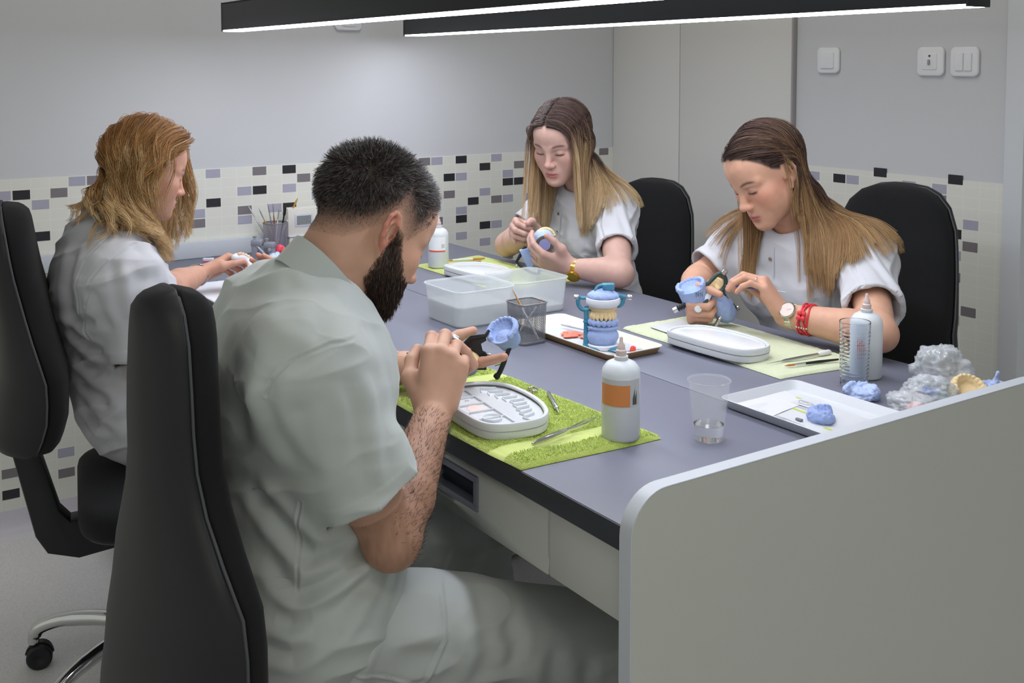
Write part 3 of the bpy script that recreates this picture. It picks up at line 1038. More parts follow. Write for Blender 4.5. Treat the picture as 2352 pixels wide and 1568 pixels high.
# ------------------------------------------------------------------ hair
def scalp_roots(H, Fd, n, seed, accept, far=.135):
    """n points on the scalp (world) and their outward normals"""
    r = np.random.RandomState(seed)
    out = []
    got = 0
    while got < n:
        d = r.normal(size=(4 * n, 3)); d /= np.linalg.norm(d, axis=1, keepdims=True)
        c = np.array((0, -.012, .03))
        t = np.full(len(d), .16)
        for _ in range(14):
            t -= .9 * Fd.at(H.WN(c + d * t[:, None])) / H.s
        p = c + d * t[:, None]
        ok = accept(p) & (np.linalg.norm(p - c, axis=1) < far)
        # uniform by area rather than by angle
        ok &= r.uniform(size=len(p)) < (t / .13) ** 2
        p = p[ok]
        out.append(p); got += len(p)
    p = np.concatenate(out)[:n]
    Wp = H.WN(p)
    return p, Wp, Fd.grad(Wp)
def simulate(Fd, P0, D0, lens, K, stiff, gravity, off, target=None, hug=None):
    """grow strands from P0 along D0; target(step fraction, points) -> wanted direction (N,3), weight (N,)"""
    N = len(P0)
    path = np.zeros((N, K, 3)); path[:, 0] = P0
    d = D0 / np.linalg.norm(D0, axis=1, keepdims=True)
    p = P0.copy()
    st = lens / (K - 1)
    for i in range(1, K):
        t = i / (K - 1)
        wanted = np.tile(np.array((0, 0, -1.)), (N, 1)) * (gravity if np.ndim(gravity) == 0 else np.asarray(gravity)[:, None])
        if target is not None:
            td, tw = target(t, p)
            wanted = wanted * (1 - tw)[:, None] + td * tw[:, None]
        d = d * stiff + wanted * (1 - stiff)
        d /= np.linalg.norm(d, axis=1, keepdims=True) + 1e-9
        q = p + d * st[:, None]
        f = Fd.at(q)
        m = f < off
        if m.any():
            g = Fd.grad(q[m])
            q[m] += g * (off[m] - f[m])[:, None]
            dd = q[m] - p[m]
            ln = np.linalg.norm(dd, axis=1, keepdims=True) + 1e-9
            q[m] = p[m] + dd / ln * np.minimum(ln, st[m][:, None] * 1.3)
            d[m] = dd / ln
        if hug is not None:
            HH, amt, zmin = hug
            lq = HH.L(q)
            m2 = (f > off) & (f < .06) & (lq[:, 2] > zmin) & (lq[:, 1] < .055)
            if m2.any():
                g = Fd.grad(q[m2])
                q[m2] -= g * ((f[m2] - off[m2]) * amt)[:, None]
                dd = q[m2] - p[m2]
                d[m2] = dd / (np.linalg.norm(dd, axis=1, keepdims=True) + 1e-9)
        path[:, i] = q
        p = q
    return path
def children(path, n, seed, r0, r1, fr=.0015, wave=None, phase=None):
    """n strands round each guide path; spread r0 at the root to r1 at the tip"""
    G, K, _ = path.shape
    r = np.random.RandomState(seed)
    t = np.linspace(0, 1, K)
    ang = r.uniform(0, 2 * PI, (G, n)); rad = np.sqrt(r.uniform(0, 1, (G, n)))
    tan = np.gradient(path, axis=1); tan /= np.linalg.norm(tan, axis=2, keepdims=True) + 1e-9
    ref = np.array((.3, .5, .81))
    u = np.cross(tan, ref); u /= np.linalg.norm(u, axis=2, keepdims=True) + 1e-9
    w_ = np.cross(tan, u)
    sp = r0 + (r1 - r0) * t
    off = (rad * np.cos(ang))[..., None, None] * u[:, None] * sp[None, None, :, None] + (rad * np.sin(ang))[..., None, None] * w_[:, None] * sp[None, None, :, None]
    fz = r.normal(size=(G, n, 4, 3)); fz = np.stack([np.stack([np.interp(t, np.linspace(0, 1, 4), fz[g, c, :, a]) for a in range(3)], -1) for g in range(G) for c in range(n)]).reshape(G, n, K, 3)
    out = path[:, None] + off + fz * fr * t[None, None, :, None]
    if wave:
        amp, freq = wave
        ph = (r.uniform(0, 2 * PI, G) if phase is None else phase + r.normal(0, .5, G))[:, None, None] + r.normal(0, .25, (G, n))[..., None]
        a = (amp * np.clip((t - .22) / .4, 0, 1))[None, None] * (1 + .25 * r.normal(size=(G, 1, 1)))
        fq = freq * (1 + .12 * r.normal(size=(G, 1, 1)))
        out = out + (a * np.sin(fq * t * 2 * PI + ph))[..., None] * u[:, None] + (a * np.cos(fq * t * 2 * PI + ph))[..., None] * w_[:, None]
    return out.reshape(G * n, K, 3)
def pushout(Fd, paths, off):
    N, K, _ = paths.shape
    P = paths.reshape(-1, 3)
    f = Fd.at(P)
    m = f < off
    if m.any():
        P[m] += Fd.grad(P[m]) * (off - f[m])[:, None]
    return P.reshape(N, K, 3)
def ramp(t, stops):
    """colours (…,3) interpolated over [(pos, hex)]"""
    xs = [a for a, _ in stops]; cs = np.array([lin(c) for _, c in stops])
    return np.stack([np.interp(t, xs, cs[:, k]) for k in range(3)], -1)
M_skin = mat('skin', 'd9a58c', .5, attr='Col', sub=.12, bump=(420, .12, .0006), spec=.4)
M_hair = mat('hair', '6a4a30', .38, attr='Col', spec=.45)
# ------------------------------------------------------------------ people
M_tunic_w = mat('white tunic cotton', 'c9cad0', .85, sheen=.15, bump=(1400, .18, .0006))
M_tunic_g = mat('greenish white tunic cotton', 'bcc2bf', .85, sheen=.15, bump=(1400, .18, .0006))
M_trouser = mat('pale work trousers', 'babfbd', .85, sheen=.15, bump=(1200, .25, .0008))
M_shoe = mat('white work shoe', 'd8d8d6', .5)
M_snap = mat('snap fastener', 'b9b4ae', .3, .9)

# seams and folds of the cloth: polylines across the figure (along the bench direction, height), width, depth
RH = np.array((RT.x, RT.y, 0.)) / math.hypot(RT.x, RT.y)
CM = [
    (((0.8297,0.9226),(0.838,0.9459),(0.8626,0.9695),(0.9132,0.9883),(0.9392,0.9886)), 0.0022, 0.0022),
    (((0.9447,0.952),(0.9604,0.9033),(0.9677,0.8358),(0.9715,0.7818)), 0.01, -0.006),
    (((0.8366,0.9647),(0.8296,0.9164),(0.8397,0.8644),(0.8608,0.8026)), 0.014, 0.007),
    (((0.8731,0.9203),(0.8697,0.8577),(0.8801,0.7914)), 0.016, 0.004),
    (((0.8602,0.7518),(0.8543,0.7088),(0.8561,0.6249)), 0.002, 0.0018),
    (((0.7754,0.7687),(0.8272,0.7167),(0.8761,0.6702),(0.9337,0.6758)), 0.013, 0.009),
    (((0.8053,0.6668),(0.8589,0.624),(0.9159,0.6449),(0.9635,0.6703)), 0.012, 0.009),
    (((0.8257,0.5904),(0.8809,0.5842),(0.9332,0.6129),(0.9632,0.6234)), 0.012, 0.01),
    (((0.7829,0.5615),(0.8525,0.5488),(0.9094,0.5744),(0.945,0.6091)), 0.012, 0.008),
    (((0.8043,0.9949),(0.788,0.9369),(0.7845,0.8645)), 0.02, 0.006),
    (((0.7778,0.9389),(0.7694,0.8801),(0.7787,0.8169)), 0.016, 0.006),
    (((0.8422,1.0751),(0.8854,1.0319),(0.919,1.0014)), 0.016, 0.004),
    (((0.8155,1.0542),(0.8741,1.0116),(0.9132,0.9927)), 0.012, 0.003),
]
CT = [
    (((0.9307,0.4923),(0.998,0.4561),(1.0762,0.4195),(1.1742,0.3583),(1.3451,0.2743)), 0.0022, -0.0022),
    (((1.0468,0.5649),(1.0566,0.532),(1.0578,0.5033),(1.0366,0.4614),(1.0235,0.4416)), 0.003, -0.003),
    (((0.9922,0.5262),(1.0368,0.5141),(1.0578,0.5033)), 0.012, -0.003),
    (((1.0766,0.5467),(1.0967,0.4753),(1.0762,0.4252)), 0.014, -0.005),
    (((1.1455,0.5094),(1.1633,0.4739),(1.1597,0.4382)), 0.012, 0.005),
    (((1.2259,0.4523),(1.2185,0.3867),(1.2037,0.3469)), 0.014, 0.005),
    (((1.2799,0.4182),(1.2723,0.3512)), 0.012, 0.004),
    (((0.9311,0.5474),(0.9128,0.4869),(0.8551,0.4693)), 0.014, 0.008),
    (((0.9616,0.5844),(0.943,0.5298),(0.9307,0.5004)), 0.01, 0.006),
]
C1 = [
    (((0.3101,1.0028),(0.2778,0.9601),(0.2623,0.9068),(0.2642,0.8233),(0.2922,0.7626)), 0.002, 0.002),
    (((0.3716,0.9916),(0.3333,0.9676),(0.299,0.9251),(0.2811,0.8671)), 0.0025, 0.003),
    (((0.239,0.9921),(0.2301,0.902),(0.2424,0.8084)), 0.014, 0.008),
    (((0.2219,0.8484),(0.2571,0.8291),(0.301,0.8342)), 0.012, 0.007),
    (((0.2176,0.8125),(0.2633,0.7771),(0.307,0.76)), 0.011, 0.008),
    (((0.2198,0.748),(0.2767,0.7187),(0.3137,0.7191)), 0.012, 0.009),
    (((0.2257,0.6916),(0.2757,0.6674),(0.3123,0.6455)), 0.011, 0.008),
    (((0.2319,0.644),(0.2708,0.6027),(0.3111,0.5793)), 0.012, 0.008),
    (((0.238,0.5962),(0.2738,0.5691),(0.3045,0.5503)), 0.002, 0.0025),
    (((0.3025,0.9106),(0.3162,0.8525),(0.3304,0.8126)), 0.014, 0.006),
    (((0.3561,0.9791),(0.3742,0.9201),(0.3767,0.8434)), 0.012, -0.005),
]
C3 = [
    (((1.9192,0.9483),(1.8987,0.8916),(1.8889,0.8159),(1.9186,0.7328)), 0.003, 0.004),
    (((1.9394,0.9834),(1.9604,0.9285),(1.9809,0.8747),(1.9979,0.8162)), 0.008, -0.005),
    (((1.8551,0.8478),(1.8771,0.8752),(1.9057,0.9039)), 0.012, 0.006),
    (((1.8479,0.8243),(1.8707,0.7996),(1.8999,0.7987)), 0.012, 0.005),
    (((1.7593,0.8869),(1.7558,0.8188),(1.7691,0.7556)), 0.012, 0.004),
    (((1.8096,0.769),(1.8563,0.7577),(1.9001,0.7832)), 0.011, 0.005),
]
C2 = [
    (((1.4261,0.9768),(1.4091,0.9084),(1.4152,0.8443),(1.4385,0.785)), 0.003, 0.004),
    (((1.4598,1.0083),(1.4767,0.9478),(1.499,0.8516)), 0.008, -0.004),
    (((1.3618,0.8181),(1.386,0.8041),(1.4212,0.8)), 0.01, 0.005),
    (((1.3117,0.9154),(1.3055,0.8319)), 0.01, 0.004),
]
def fold_cloth(v, n, items):
    P = np.stack([v @ RH, v[:, 2]], 1)
    to = np.array((RH[1], -RH[0], 0.12)); to /= np.linalg.norm(to)
    gate = np.clip((n @ to) * 2.2, 0, 1)
    out = np.zeros(len(v))
    for pts, w_, d in items:
        pts = np.array(pts)
        best = np.full(len(v), 9.)
        L = np.linalg.norm(np.diff(pts, axis=0), axis=1); tot = L.sum(); acc = 0.
        tp = np.zeros(len(v))
        for a, b_, l in zip(pts[:-1], pts[1:], L):
            e = b_ - a
            t = np.clip(((P - a) @ e) / (e @ e), 0, 1)
            dd = np.linalg.norm(P - a - t[:, None] * e, axis=1)
            m = dd < best
            tp[m] = (acc + t[m] * l) / tot
            best = np.minimum(best, dd); acc += l
        fade = np.clip(np.minimum(tp, 1 - tp) / .18 + .15, 0, 1) if w_ > .004 else 1.
        out += fade * (-d * np.exp(-(best / w_) ** 2) + .45 * d * np.exp(-((best - 1.8 * w_) / (.9 * w_)) ** 2))
    return v + n * (out * gate)[:, None]

class Person:
    def __init__(s, label, base, H, neck, chest, waist, pelvis, sh, el, wr, hips, knees, ankles, male=False, skin='d9ab93', k=1.):
        s.H, s.neck, s.chest, s.waist, s.pelvis = H, np.array(neck, float), np.array(chest, float), np.array(waist, float), np.array(pelvis, float)
        s.sh, s.el, s.wr = [[np.array(p, float) for p in q] for q in (sh, el, wr)]   # [right, left]
        s.hips, s.knees, s.ankles = [[np.array(p, float) for p in q] for q in (hips, knees, ankles)]
        s.male, s.skin, s.k = male, skin, k
        s.root = thing('person', label, 'person', base)
        s.base = base
        r = s.sh[0] - s.sh[1]; r /= np.linalg.norm(r)
        u = s.neck - s.waist; u /= np.linalg.norm(u)
        f = np.cross(u, r); f /= np.linalg.norm(f)
        s.R = np.array([r, f, np.cross(r, f)]).T
        rp = np.array([r[0], r[1], 0]); rp /= np.linalg.norm(rp)
        s.Rp = np.array([rp, np.cross((0, 0, 1), rp), (0, 0, 1)]).T
    def torso(s, Fd, inf=0., k=.05):
        kk, m = s.k, s.male
        R = s.R
        Fd.ell(s.chest, np.array(((.168 if m else .146), (.118 if m else .098), .175)) * kk + inf, R, k)
        Fd.ell(s.waist, np.array(((.158 if m else .128), (.112 if m else .092), .15)) * kk + inf, R, k)
        Fd.ell(s.pelvis, np.array(((.178 if m else .172), (.125 if m else .12), .125)) * kk + inf, s.Rp, k)
        Fd.cap(s.waist, s.pelvis, .10 * kk + inf, .11 * kk + inf, k)
        top = s.neck - s.R[:, 2] * .035
        for i in (0, 1):
            Fd.cap(top, s.sh[i], .052 * kk + inf, (.056 if m else .047) * kk + inf, k)
            Fd.cap(s.chest + R @ np.array(((.07, -.07)[i], .02, .03)) * kk, s.sh[i], .085 * kk + inf, .055 * kk + inf, k)
            if not m:
                Fd.ell(s.chest + R @ np.array(((.066, -.066)[i], .078, -.01)) * kk, np.array((.056, .052, .056)) * kk + inf, R, .035)
    def arms(s, Fd):
        m = 1.12 if s.male else .95
        for i in (0, 1):
            a, e, w_ = s.sh[i], s.el[i], s.wr[i]
            mid = a + (e - a) * .45
            Fd.chain([a, mid, e], [.05 * m, .046 * m, .037 * m], .02)
            fm = e + (w_ - e) * .3
            Fd.chain([e, fm, w_], [.037 * m, .041 * m, .0262 * m], .015)
            u = e - a; v = w_ - e
            n = u / np.linalg.norm(u) - v / np.linalg.norm(v)
            Fd.ell(e + n / (np.linalg.norm(n) + 1e-6) * .012, (.03 * m,) * 3, None, .02)      # point of the elbow
    def build_body(s, hands, res=.0022, colour=None, extra=None):
        Fd = Field()
        s.torso(Fd, -.006)
        s.arms(Fd)
        for i in (0, 1):
            Fd.cap(s.hips[i], s.knees[i], .075 * s.k, .052 * s.k, .03)
        add_head(Fd, s.H, s.neck, s.male)
        s.J = []
        for i, hd in enumerate(hands):
            s.J.append(hand(Fd, s.wr[i], **hd, side=(-1, 1)[i]))
        if extra:
            extra(Fd)
        s.F = Fd
        v, q = Fd.mesh(res * QUAL)
        c = colour(v)
        for J in s.J:
            spots(c, v, [J[i][1] for i in range(4)] + [J[i][0] for i in range(4)], 'c07a68', .009, .35)
            spots(c, v, [J[i][3] for i in range(4)] + [J['t'][3]], 'cf8a7c', .011, .4)
        s.body = np_mesh('body', v, q, M_skin, s.root, c * .86 * (1 + .05 * vnoise(v, 90, 3))[:, None], s.base)
        return s.body
    def shirt_field(s, inf=.012, hem=.62, r0=.066, r1=.078, arm_k=.035):
        Fd = Field()
        s.torso(Fd, inf, .06)
        s.hems = []
        for i in (0, 1):
            a, e = s.sh[i], s.el[i]
            b = a + (e - a) * (hem if np.ndim(hem) == 0 else hem[i])
            Fd.tcone(a + (a - b) * .02, b, r0, r1, arm_k)
            Fd.cap(a, a + (b - a) * .35, r0 * .98, r0, .03)
            s.hems.append(b)
        return Fd
    def finish_shirt(s, Fd, name='tunic', m=None, folds=(), noise=(.004, 22), res=.0028, r1=.078, k=.015, neck_r=.06, band=.022, creases=None):
        for a, b, r, op in folds:
            Fd.cap(a, b, r, r * .6, k, op)
        for i in (0, 1):
            a, e = s.sh[i], s.el[i]
            u = (e - a) / np.linalg.norm(e - a)
            b = s.hems[i]
            Fd.tcone(b - u * band, b, r1 + .0002, r1 + .001, .0015)
            Fd.tcone(b - u * .05, b + u * .02, r1 * .72, r1 - .0032, .003, 's')
        Fd.cap(s.neck + s.R[:, 2] * -.01, s.H.W((0, .0, -.06)), neck_r, neck_r, .006, 's')
        v, q = Fd.mesh(res * QUAL)
        v = smooth_verts(v, q, 1, .4)
        if noise:
            n = vnormals(v, q)
            L = (v - s.chest) @ s.R
            L2 = np.stack([L[:, 0] * .9 + L[:, 2] * .45, L[:, 1], L[:, 2] - L[:, 0] * .35], 1)
            w_ = vnoise(L2, (noise[1] * .55, noise[1] * .55, noise[1] * 1.7), 5)
            w2 = vnoise(L, (noise[1] * 2.6, noise[1] * 2.6, noise[1] * .7), 9)
            v = v + n * (noise[0] * (1 - 2.2 * np.abs(w_)) + noise[0] * .35 * w2)[:, None]
        if creases:
            v = fold_cloth(v, vnormals(v, q), creases)
        s.shirt = np_mesh(name, v, q, m or M_tunic_w, s.root, None, s.base)
        s.FS = Fd
        return s.shirt
    def trousers(s, m=None, res=.005, folds=(), noise=.004, creases=None):
        Fd = Field()
        Fd.ell(s.pelvis, np.array((.178, .125, .12)) * s.k + .008, s.Rp, .03)
        for i in (0, 1):
            mid = (s.hips[i] + s.knees[i]) / 2
            Fd.chain([s.hips[i], mid, s.knees[i]], [.095 * s.k, .086 * s.k, .068 * s.k], .04)
            Fd.tcone(s.knees[i], s.ankles[i] + np.array((0, 0, .03)), .066 * s.k, .062 * s.k, .03)
        for a, b, r, op in folds:
            Fd.cap(a, b, r, r * .5, .015, op)
        v, q = Fd.mesh(res * QUAL)
        v = smooth_verts(v, q, 1, .4)
        n = vnormals(v, q)
        v = v + n * (noise * (1 - 2 * np.abs(vnoise(v, (14, 9, 26), 4))))[:, None]
        if creases:
            v = fold_cloth(v, vnormals(v, q), creases)
        np_mesh('trousers', v, q, m or M_trouser, s.root, None, s.base)
        for i in (0, 1):
            Fd = Field()
            a = s.ankles[i]
            fw = s.Rp[:, 1]
            Fd.chain([a + fw * -.04 + (0, 0, -.03), a + fw * .06 + (0, 0, -.035), a + fw * .15 + (0, 0, -.042)], [.04, .04, .032], .02, flat=((0, 0, 1), 1.05))
            Fd.cap(a + (0, 0, .03), a + (0, 0, -.03), .04, .042, .02)
            Fd.half(a + (0, 0, -.066), (0, 0, 1), a + fw * .05 - (.3, .3, .2), a + fw * .05 + (.3, .3, -.05), .004)
            v, q = Fd.mesh(.006)
            np_mesh('shoe', v, q, M_shoe, s.root, None, s.base)
    def collar(s, m, r, h, open_deg=24, tilt=.0, flare=.006, centre=None, up=None, front=None, ry=1.05, thick=.0025):
        """stand collar round the neck, open at the throat"""
        up = V(s.H.W((0, -.03, -.05)) - s.neck if up is None else up).normalized()
        fr = V(s.R[:, 1] if front is None else front)
        M = frame(s.neck if centre is None else centre, x=fr - up * fr.dot(up), z=up)
        b = MB()
        n = 40
        vs = []
        for k in range(n + 1):
            a = math.radians(open_deg) + (2 * PI - 2 * math.radians(open_deg)) * k / n
            hh = h * min(1, .35 + min(k, n - k) / 4)
            for d, z in ((0, 0), (flare, hh), (flare + thick, hh + .001), (thick * 1.2, 0)):
                rr = r + d
                vs.append((rr * ry * math.cos(a), rr * math.sin(a), z - .006 + tilt * math.cos(a)))
        fs = [(k * 4 + j, k * 4 + (j + 1) % 4, (k + 1) * 4 + (j + 1) % 4, (k + 1) * 4 + j) for k in range(n) for j in range(4)]
        fs += [(3, 2, 1, 0), (n * 4, n * 4 + 1, n * 4 + 2, n * 4 + 3)]
        b.add(vs, fs, 0, Matrix.Translation(-V(s.base)) @ M)
        return b.build('collar', m, s.root, smooth=50)
    def off(s):
        return Matrix.Translation(-V(s.base))
def man_colour(P):
    H = P.H
    def f(v):
        c = head_color(H, v, P.skin, 'b5736a', '2a2220', .25, None, None, nose=.35)
        p = H.L(v)
        x, y, z = np.abs(p[:, 0]), p[:, 1], p[:, 2]
        near = np.linalg.norm(p, axis=1) < .155
        def mixc(m, col):
            c[:] = c + (np.array(lin(col)) - c) * np.clip(m * near, 0, 1)[:, None]
        d = scalp_mask(p, ZL_M)
        fade = np.clip(d / .05, 0, 1)
        mixc(np.where(d > 0, .08 + .85 * fade, 0), '241f20')
        mixc(np.clip(beard_mask(p) / .012, 0, 1) * .85, '3a2a22')
        ear = (x > .0765) & (np.abs(y + .012) < .03) & (np.abs(z + .004) < .042)
        mixc(ear * .45, 'c8604e')
        # forearm hair shade
        for i in (0, 1):
            a, b = P.el[i], P.wr[i]
            t = ((v - a) @ (b - a)) / ((b - a) @ (b - a))
            dist = np.linalg.norm(v - a - np.clip(t, 0, 1)[:, None] * (b - a), axis=1)
            m = (t > -.3) & (t < .96) & (dist < .07)
            c[:] = c + (np.array(lin('8a6048')) - c) * (.55 * m * np.clip((.96 - t) / .25, 0, 1) * (.7 + .3 * vnoise(v, (160, 160, 60), 8)))[:, None]
        return c
    return f
ZL_M = ([-.12, -.09, -.06, -.04, -.02, -.006, .012, .03, .048, .06, .075, .09, .11], [-.055, -.052, -.042, -.022, .006, .03, .014, .0, .026, .062, .078, .086, .09])
def beard_mask(p):
    x, y, z = np.abs(p[:, 0]), p[:, 1], p[:, 2]
    # sideburn, cheek line down to the moustache, chin and jaw
    cheek = np.interp(y, [.0, .02, .035, .05, .065, .08, .1], [.012, .008, -.02, -.042, -.05, -.05, -.052])
    m = np.minimum(cheek - z, y + .004)
    low = np.interp(y, [-.01, .02, .05, .09], [-.075, -.1, -.12, -.125])
    m = np.minimum(m, z - low)
    lip = ((x / .021) ** 2 + ((z + .071) / .008) ** 2 < 1) & (y > .07)
    m = np.where(lip, -.01, m)
    m = np.where((x < .016) & (z > -.056) & (y > .08), -.01, m)
    return m

# bearded man at the near side of the bench
MH = Head((1.8508, -.127, 1.1), (.02, .835, -.55), (-.04, 0, 1), 1.025)
MAN = Person('bearded man with short dark hair, in a greenish tunic, seen from behind', (1.85, -.26, -.01), MH,
             neck=(1.857, -.235, 1.0), chest=(1.845, -.255, .86), waist=(1.85, -.245, .68), pelvis=(1.85, -.268, .53),
             sh=((2.008, -.312, .94), (1.665, -.23, .94)), el=((2.035, -.192, .675), (1.53, -.13, .785)), wr=((1.893, -.038, .792), (1.655, .045, .80)),
             hips=((1.94, -.25, .51), (1.76, -.25, .51)), knees=((2.035, .2, .40), (1.68, .17, .46)), ankles=((2.1, .27, .065), (1.7, .2, .065)), male=True, skin='d3a58c', k=1.03)
MAN.build_body([dict(d=(-.2, .36, .9), n=(-.8, .5, -.25), curls=((50, 92, 40), (50, 95, 40), (58, 95, 45), (68, 90, 45)), splay=(2, 0, -3, -6), sc=1.08, fat=1.1, thumb=((.62, .7, -.35), (.15, .85, -.5), (-.15, .8, -.6))),
                dict(d=(.8, .55, -.12), n=(.35, -.45, .8), curls=((26, 2, 2), (52, 50, 20), (58, 48, 20), (70, 70, 35)), sc=1.1, thumb=((.85, .55, .0), (.8, .6, .05), (.7, .7, .1)))],
               .0021, man_colour(MAN))
Fs = MAN.shirt_field(.016, (.70, .62), .072, .08, .045)
Fs.ell((1.85, -.262, .55), (.2, .148, .15), None, .05)
mf = [((1.93, -.14, .66), (1.86, -.10, .60), .012, 's'), ((1.97, -.17, .62), (1.9, -.11, .57), .012, 's'), ((2.0, -.2, .6), (2.03, -.25, .53), .01, 's')]
MAN.finish_shirt(Fs, m=M_tunic_g, r1=.08, neck_r=.072, res=.0025, noise=(.0045, 15), folds=mf, creases=CM)
MAN.collar(M_tunic_g, .069, .047, open_deg=26, centre=(1.862, -.240, 1.013), up=(.03, .79, .61), front=(0, .6, -.8), ry=1.0)
MAN.trousers(res=.0032, creases=CT)

# woman with straight two-tone hair
H2 = Head((.847, 1.0, 1.138), (.40, -.85, -.345), (.06, -.1, 1), .965)
W2 = Person('young woman with straight brown to blonde hair and gold watch, in a white tunic', (.82, 1.2, -.01), H2,
            neck=(.825, 1.115, 1.005), chest=(.80, 1.15, .85), waist=(.81, 1.18, .66), pelvis=(.815, 1.22, .51),
            sh=((.66, 1.115, .93), (.925, 1.135, .925)), el=((.64, .95, .81), (1.15, .972, .797)), wr=((.802, .93, .87), (1.03, .90, .80)),
            hips=((.73, 1.2, .50), (.9, 1.2, .50)), knees=((.7, .83, .5), (.93, .8, .5)), ankles=((.7, .8, .065), (.95, .78, .065)), skin='e0b5a0', k=.93)
W2.build_body([dict(d=(.1, -.9, .2), n=(.8, .3, -.3), curls=((60, 75, 30), (62, 78, 35), (66, 80, 35), (70, 80, 35)), sc=.92, thumb=((.45, .75, -.5), (.15, .8, -.6), (0, .8, -.6))),
               dict(d=(-.6, -.72, .24), n=(-.6, .4, .6), curls=((32, 30, 20), (36, 32, 20), (40, 34, 20), (25, 25, 15)), splay=(6, 1, -4, -14), sc=.95, thumb=((.75, .62, -.15), (.55, .82, -.15), (.4, .9, -.1)))],
              .0021, lambda v: head_color(H2, v, 'd6aea0', 'c46f70', '6a4838', .22, '463530', None, lid='c29a8e', nose=.25))
Fs = W2.shirt_field(.012, (.62, .64), .05, .057, .04)
W2.finish_shirt(Fs, r1=.057, neck_r=.056, noise=(.003, 22), creases=C2)
W2.collar(M_tunic_w, .056, .034, open_deg=34)
W2.trousers(M_tunic_w)

# woman with the red bracelet
H3 = Head((1.643, 1.009, 1.108), (-.12, -.86, -.495), (-.13, 0, 1), .955)
W3 = Person('woman with long brown hair tucked behind her ear and red bracelet, in white tunic', (1.66, 1.2, -.01), H3,
            neck=(1.65, 1.125, .975), chest=(1.64, 1.165, .84), waist=(1.65, 1.19, .66), pelvis=(1.66, 1.22, .51),
            sh=((1.475, 1.12, .905), (1.81, 1.15, .915)), el=((1.45, .985, .83), (2.0, .962, .808)), wr=((1.538, .868, .826), (1.78, .925, .808)),
            hips=((1.57, 1.2, .48), (1.75, 1.2, .48)), knees=((1.55, .83, .48), (1.78, .82, .48)), ankles=((1.55, .8, .065), (1.8, .79, .065)), skin='dca98f', k=.98)
W3.build_body([dict(d=(.62, -.55, -.42), n=(.6, .75, .1), curls=((78, 70, 30), (80, 72, 30), (82, 72, 30), (84, 70, 30)), sc=.95, thumb=((.6, .6, -.45), (.2, .7, -.7), (0, .6, -.8))),
               dict(d=(-.45, -.3, .8), n=(-.5, -.35, -.5), curls=((50, 45, 25), (45, 45, 25), (40, 45, 25), (35, 45, 25)), sc=.95, thumb=((.45, .85, -.4), (.15, .9, -.45), (0, .9, -.4)))],
              .0021, lambda v: head_color(H3, v, 'dba98f', 'b96a6a', '5a4034', .55, '5b4640', None, lid='a98676', nose=.25))
Fs = W3.shirt_field(.013, (.82, .70), .054, .064, .04)
W3.finish_shirt(Fs, r1=.064, neck_r=.058, noise=(.0032, 20), creases=C3)
W3.collar(M_tunic_w, .058, .034, open_deg=40)
W3.trousers(M_tunic_w)

# woman at the left with wavy hair
H1 = Head((.927, -.228, 1.126), (.01, .955, -.295), (-.02, 0, 1), .88)
W1 = Person('woman with wavy ginger blonde hair and silver bangle, in a white tunic, at far left', (.95, -.27, -.01), H1,
            neck=(.94, -.315, 1.0), chest=(.935, -.325, .845), waist=(.94, -.278, .71), pelvis=(.945, -.245, .607),
            sh=((1.085, -.325, .915), (.785, -.295, .91)), el=((1.11, -.27, .68), (.73, -.12, .81)), wr=((.86, .03, .80), (.565, .005, .805)),
            hips=((1.03, -.235, .59), (.86, -.235, .59)), knees=((1.05, .16, .52), (.85, .16, .52)), ankles=((1.06, .18, .065), (.85, .18, .065)), skin='dba98e', k=.97)
W1.build_body([dict(d=(-.6, .75, .1), n=(-.3, -.2, .8), curls=((45, 60, 30),) * 4, sc=.95),
               dict(d=(-.15, .9, .28), n=(.5, .2, -.6), curls=((40, 45, 25), (45, 50, 25), (55, 55, 30), (60, 60, 30)), sc=.95, thumb=((.4, .9, -.35), (.2, .95, -.3), (.1, .95, -.3)))],
              .0021, lambda v: head_color(H1, v, 'dca890', 'c47a72', '8a5f44', .3, '8a5a34', None, lid='b8887a', nose=.3))
Fs = W1.shirt_field(.015, (.66, .6), .06, .07, .045)
Fs.ell((.945, -.255, .64), (.172, .125, .11), None, .05)
W1.finish_shirt(Fs, r1=.07, neck_r=.058, noise=(.0055, 17), creases=C1)
W1.collar(M_tunic_w, .06, .042, open_deg=36)
W1.trousers(M_tunic_w)
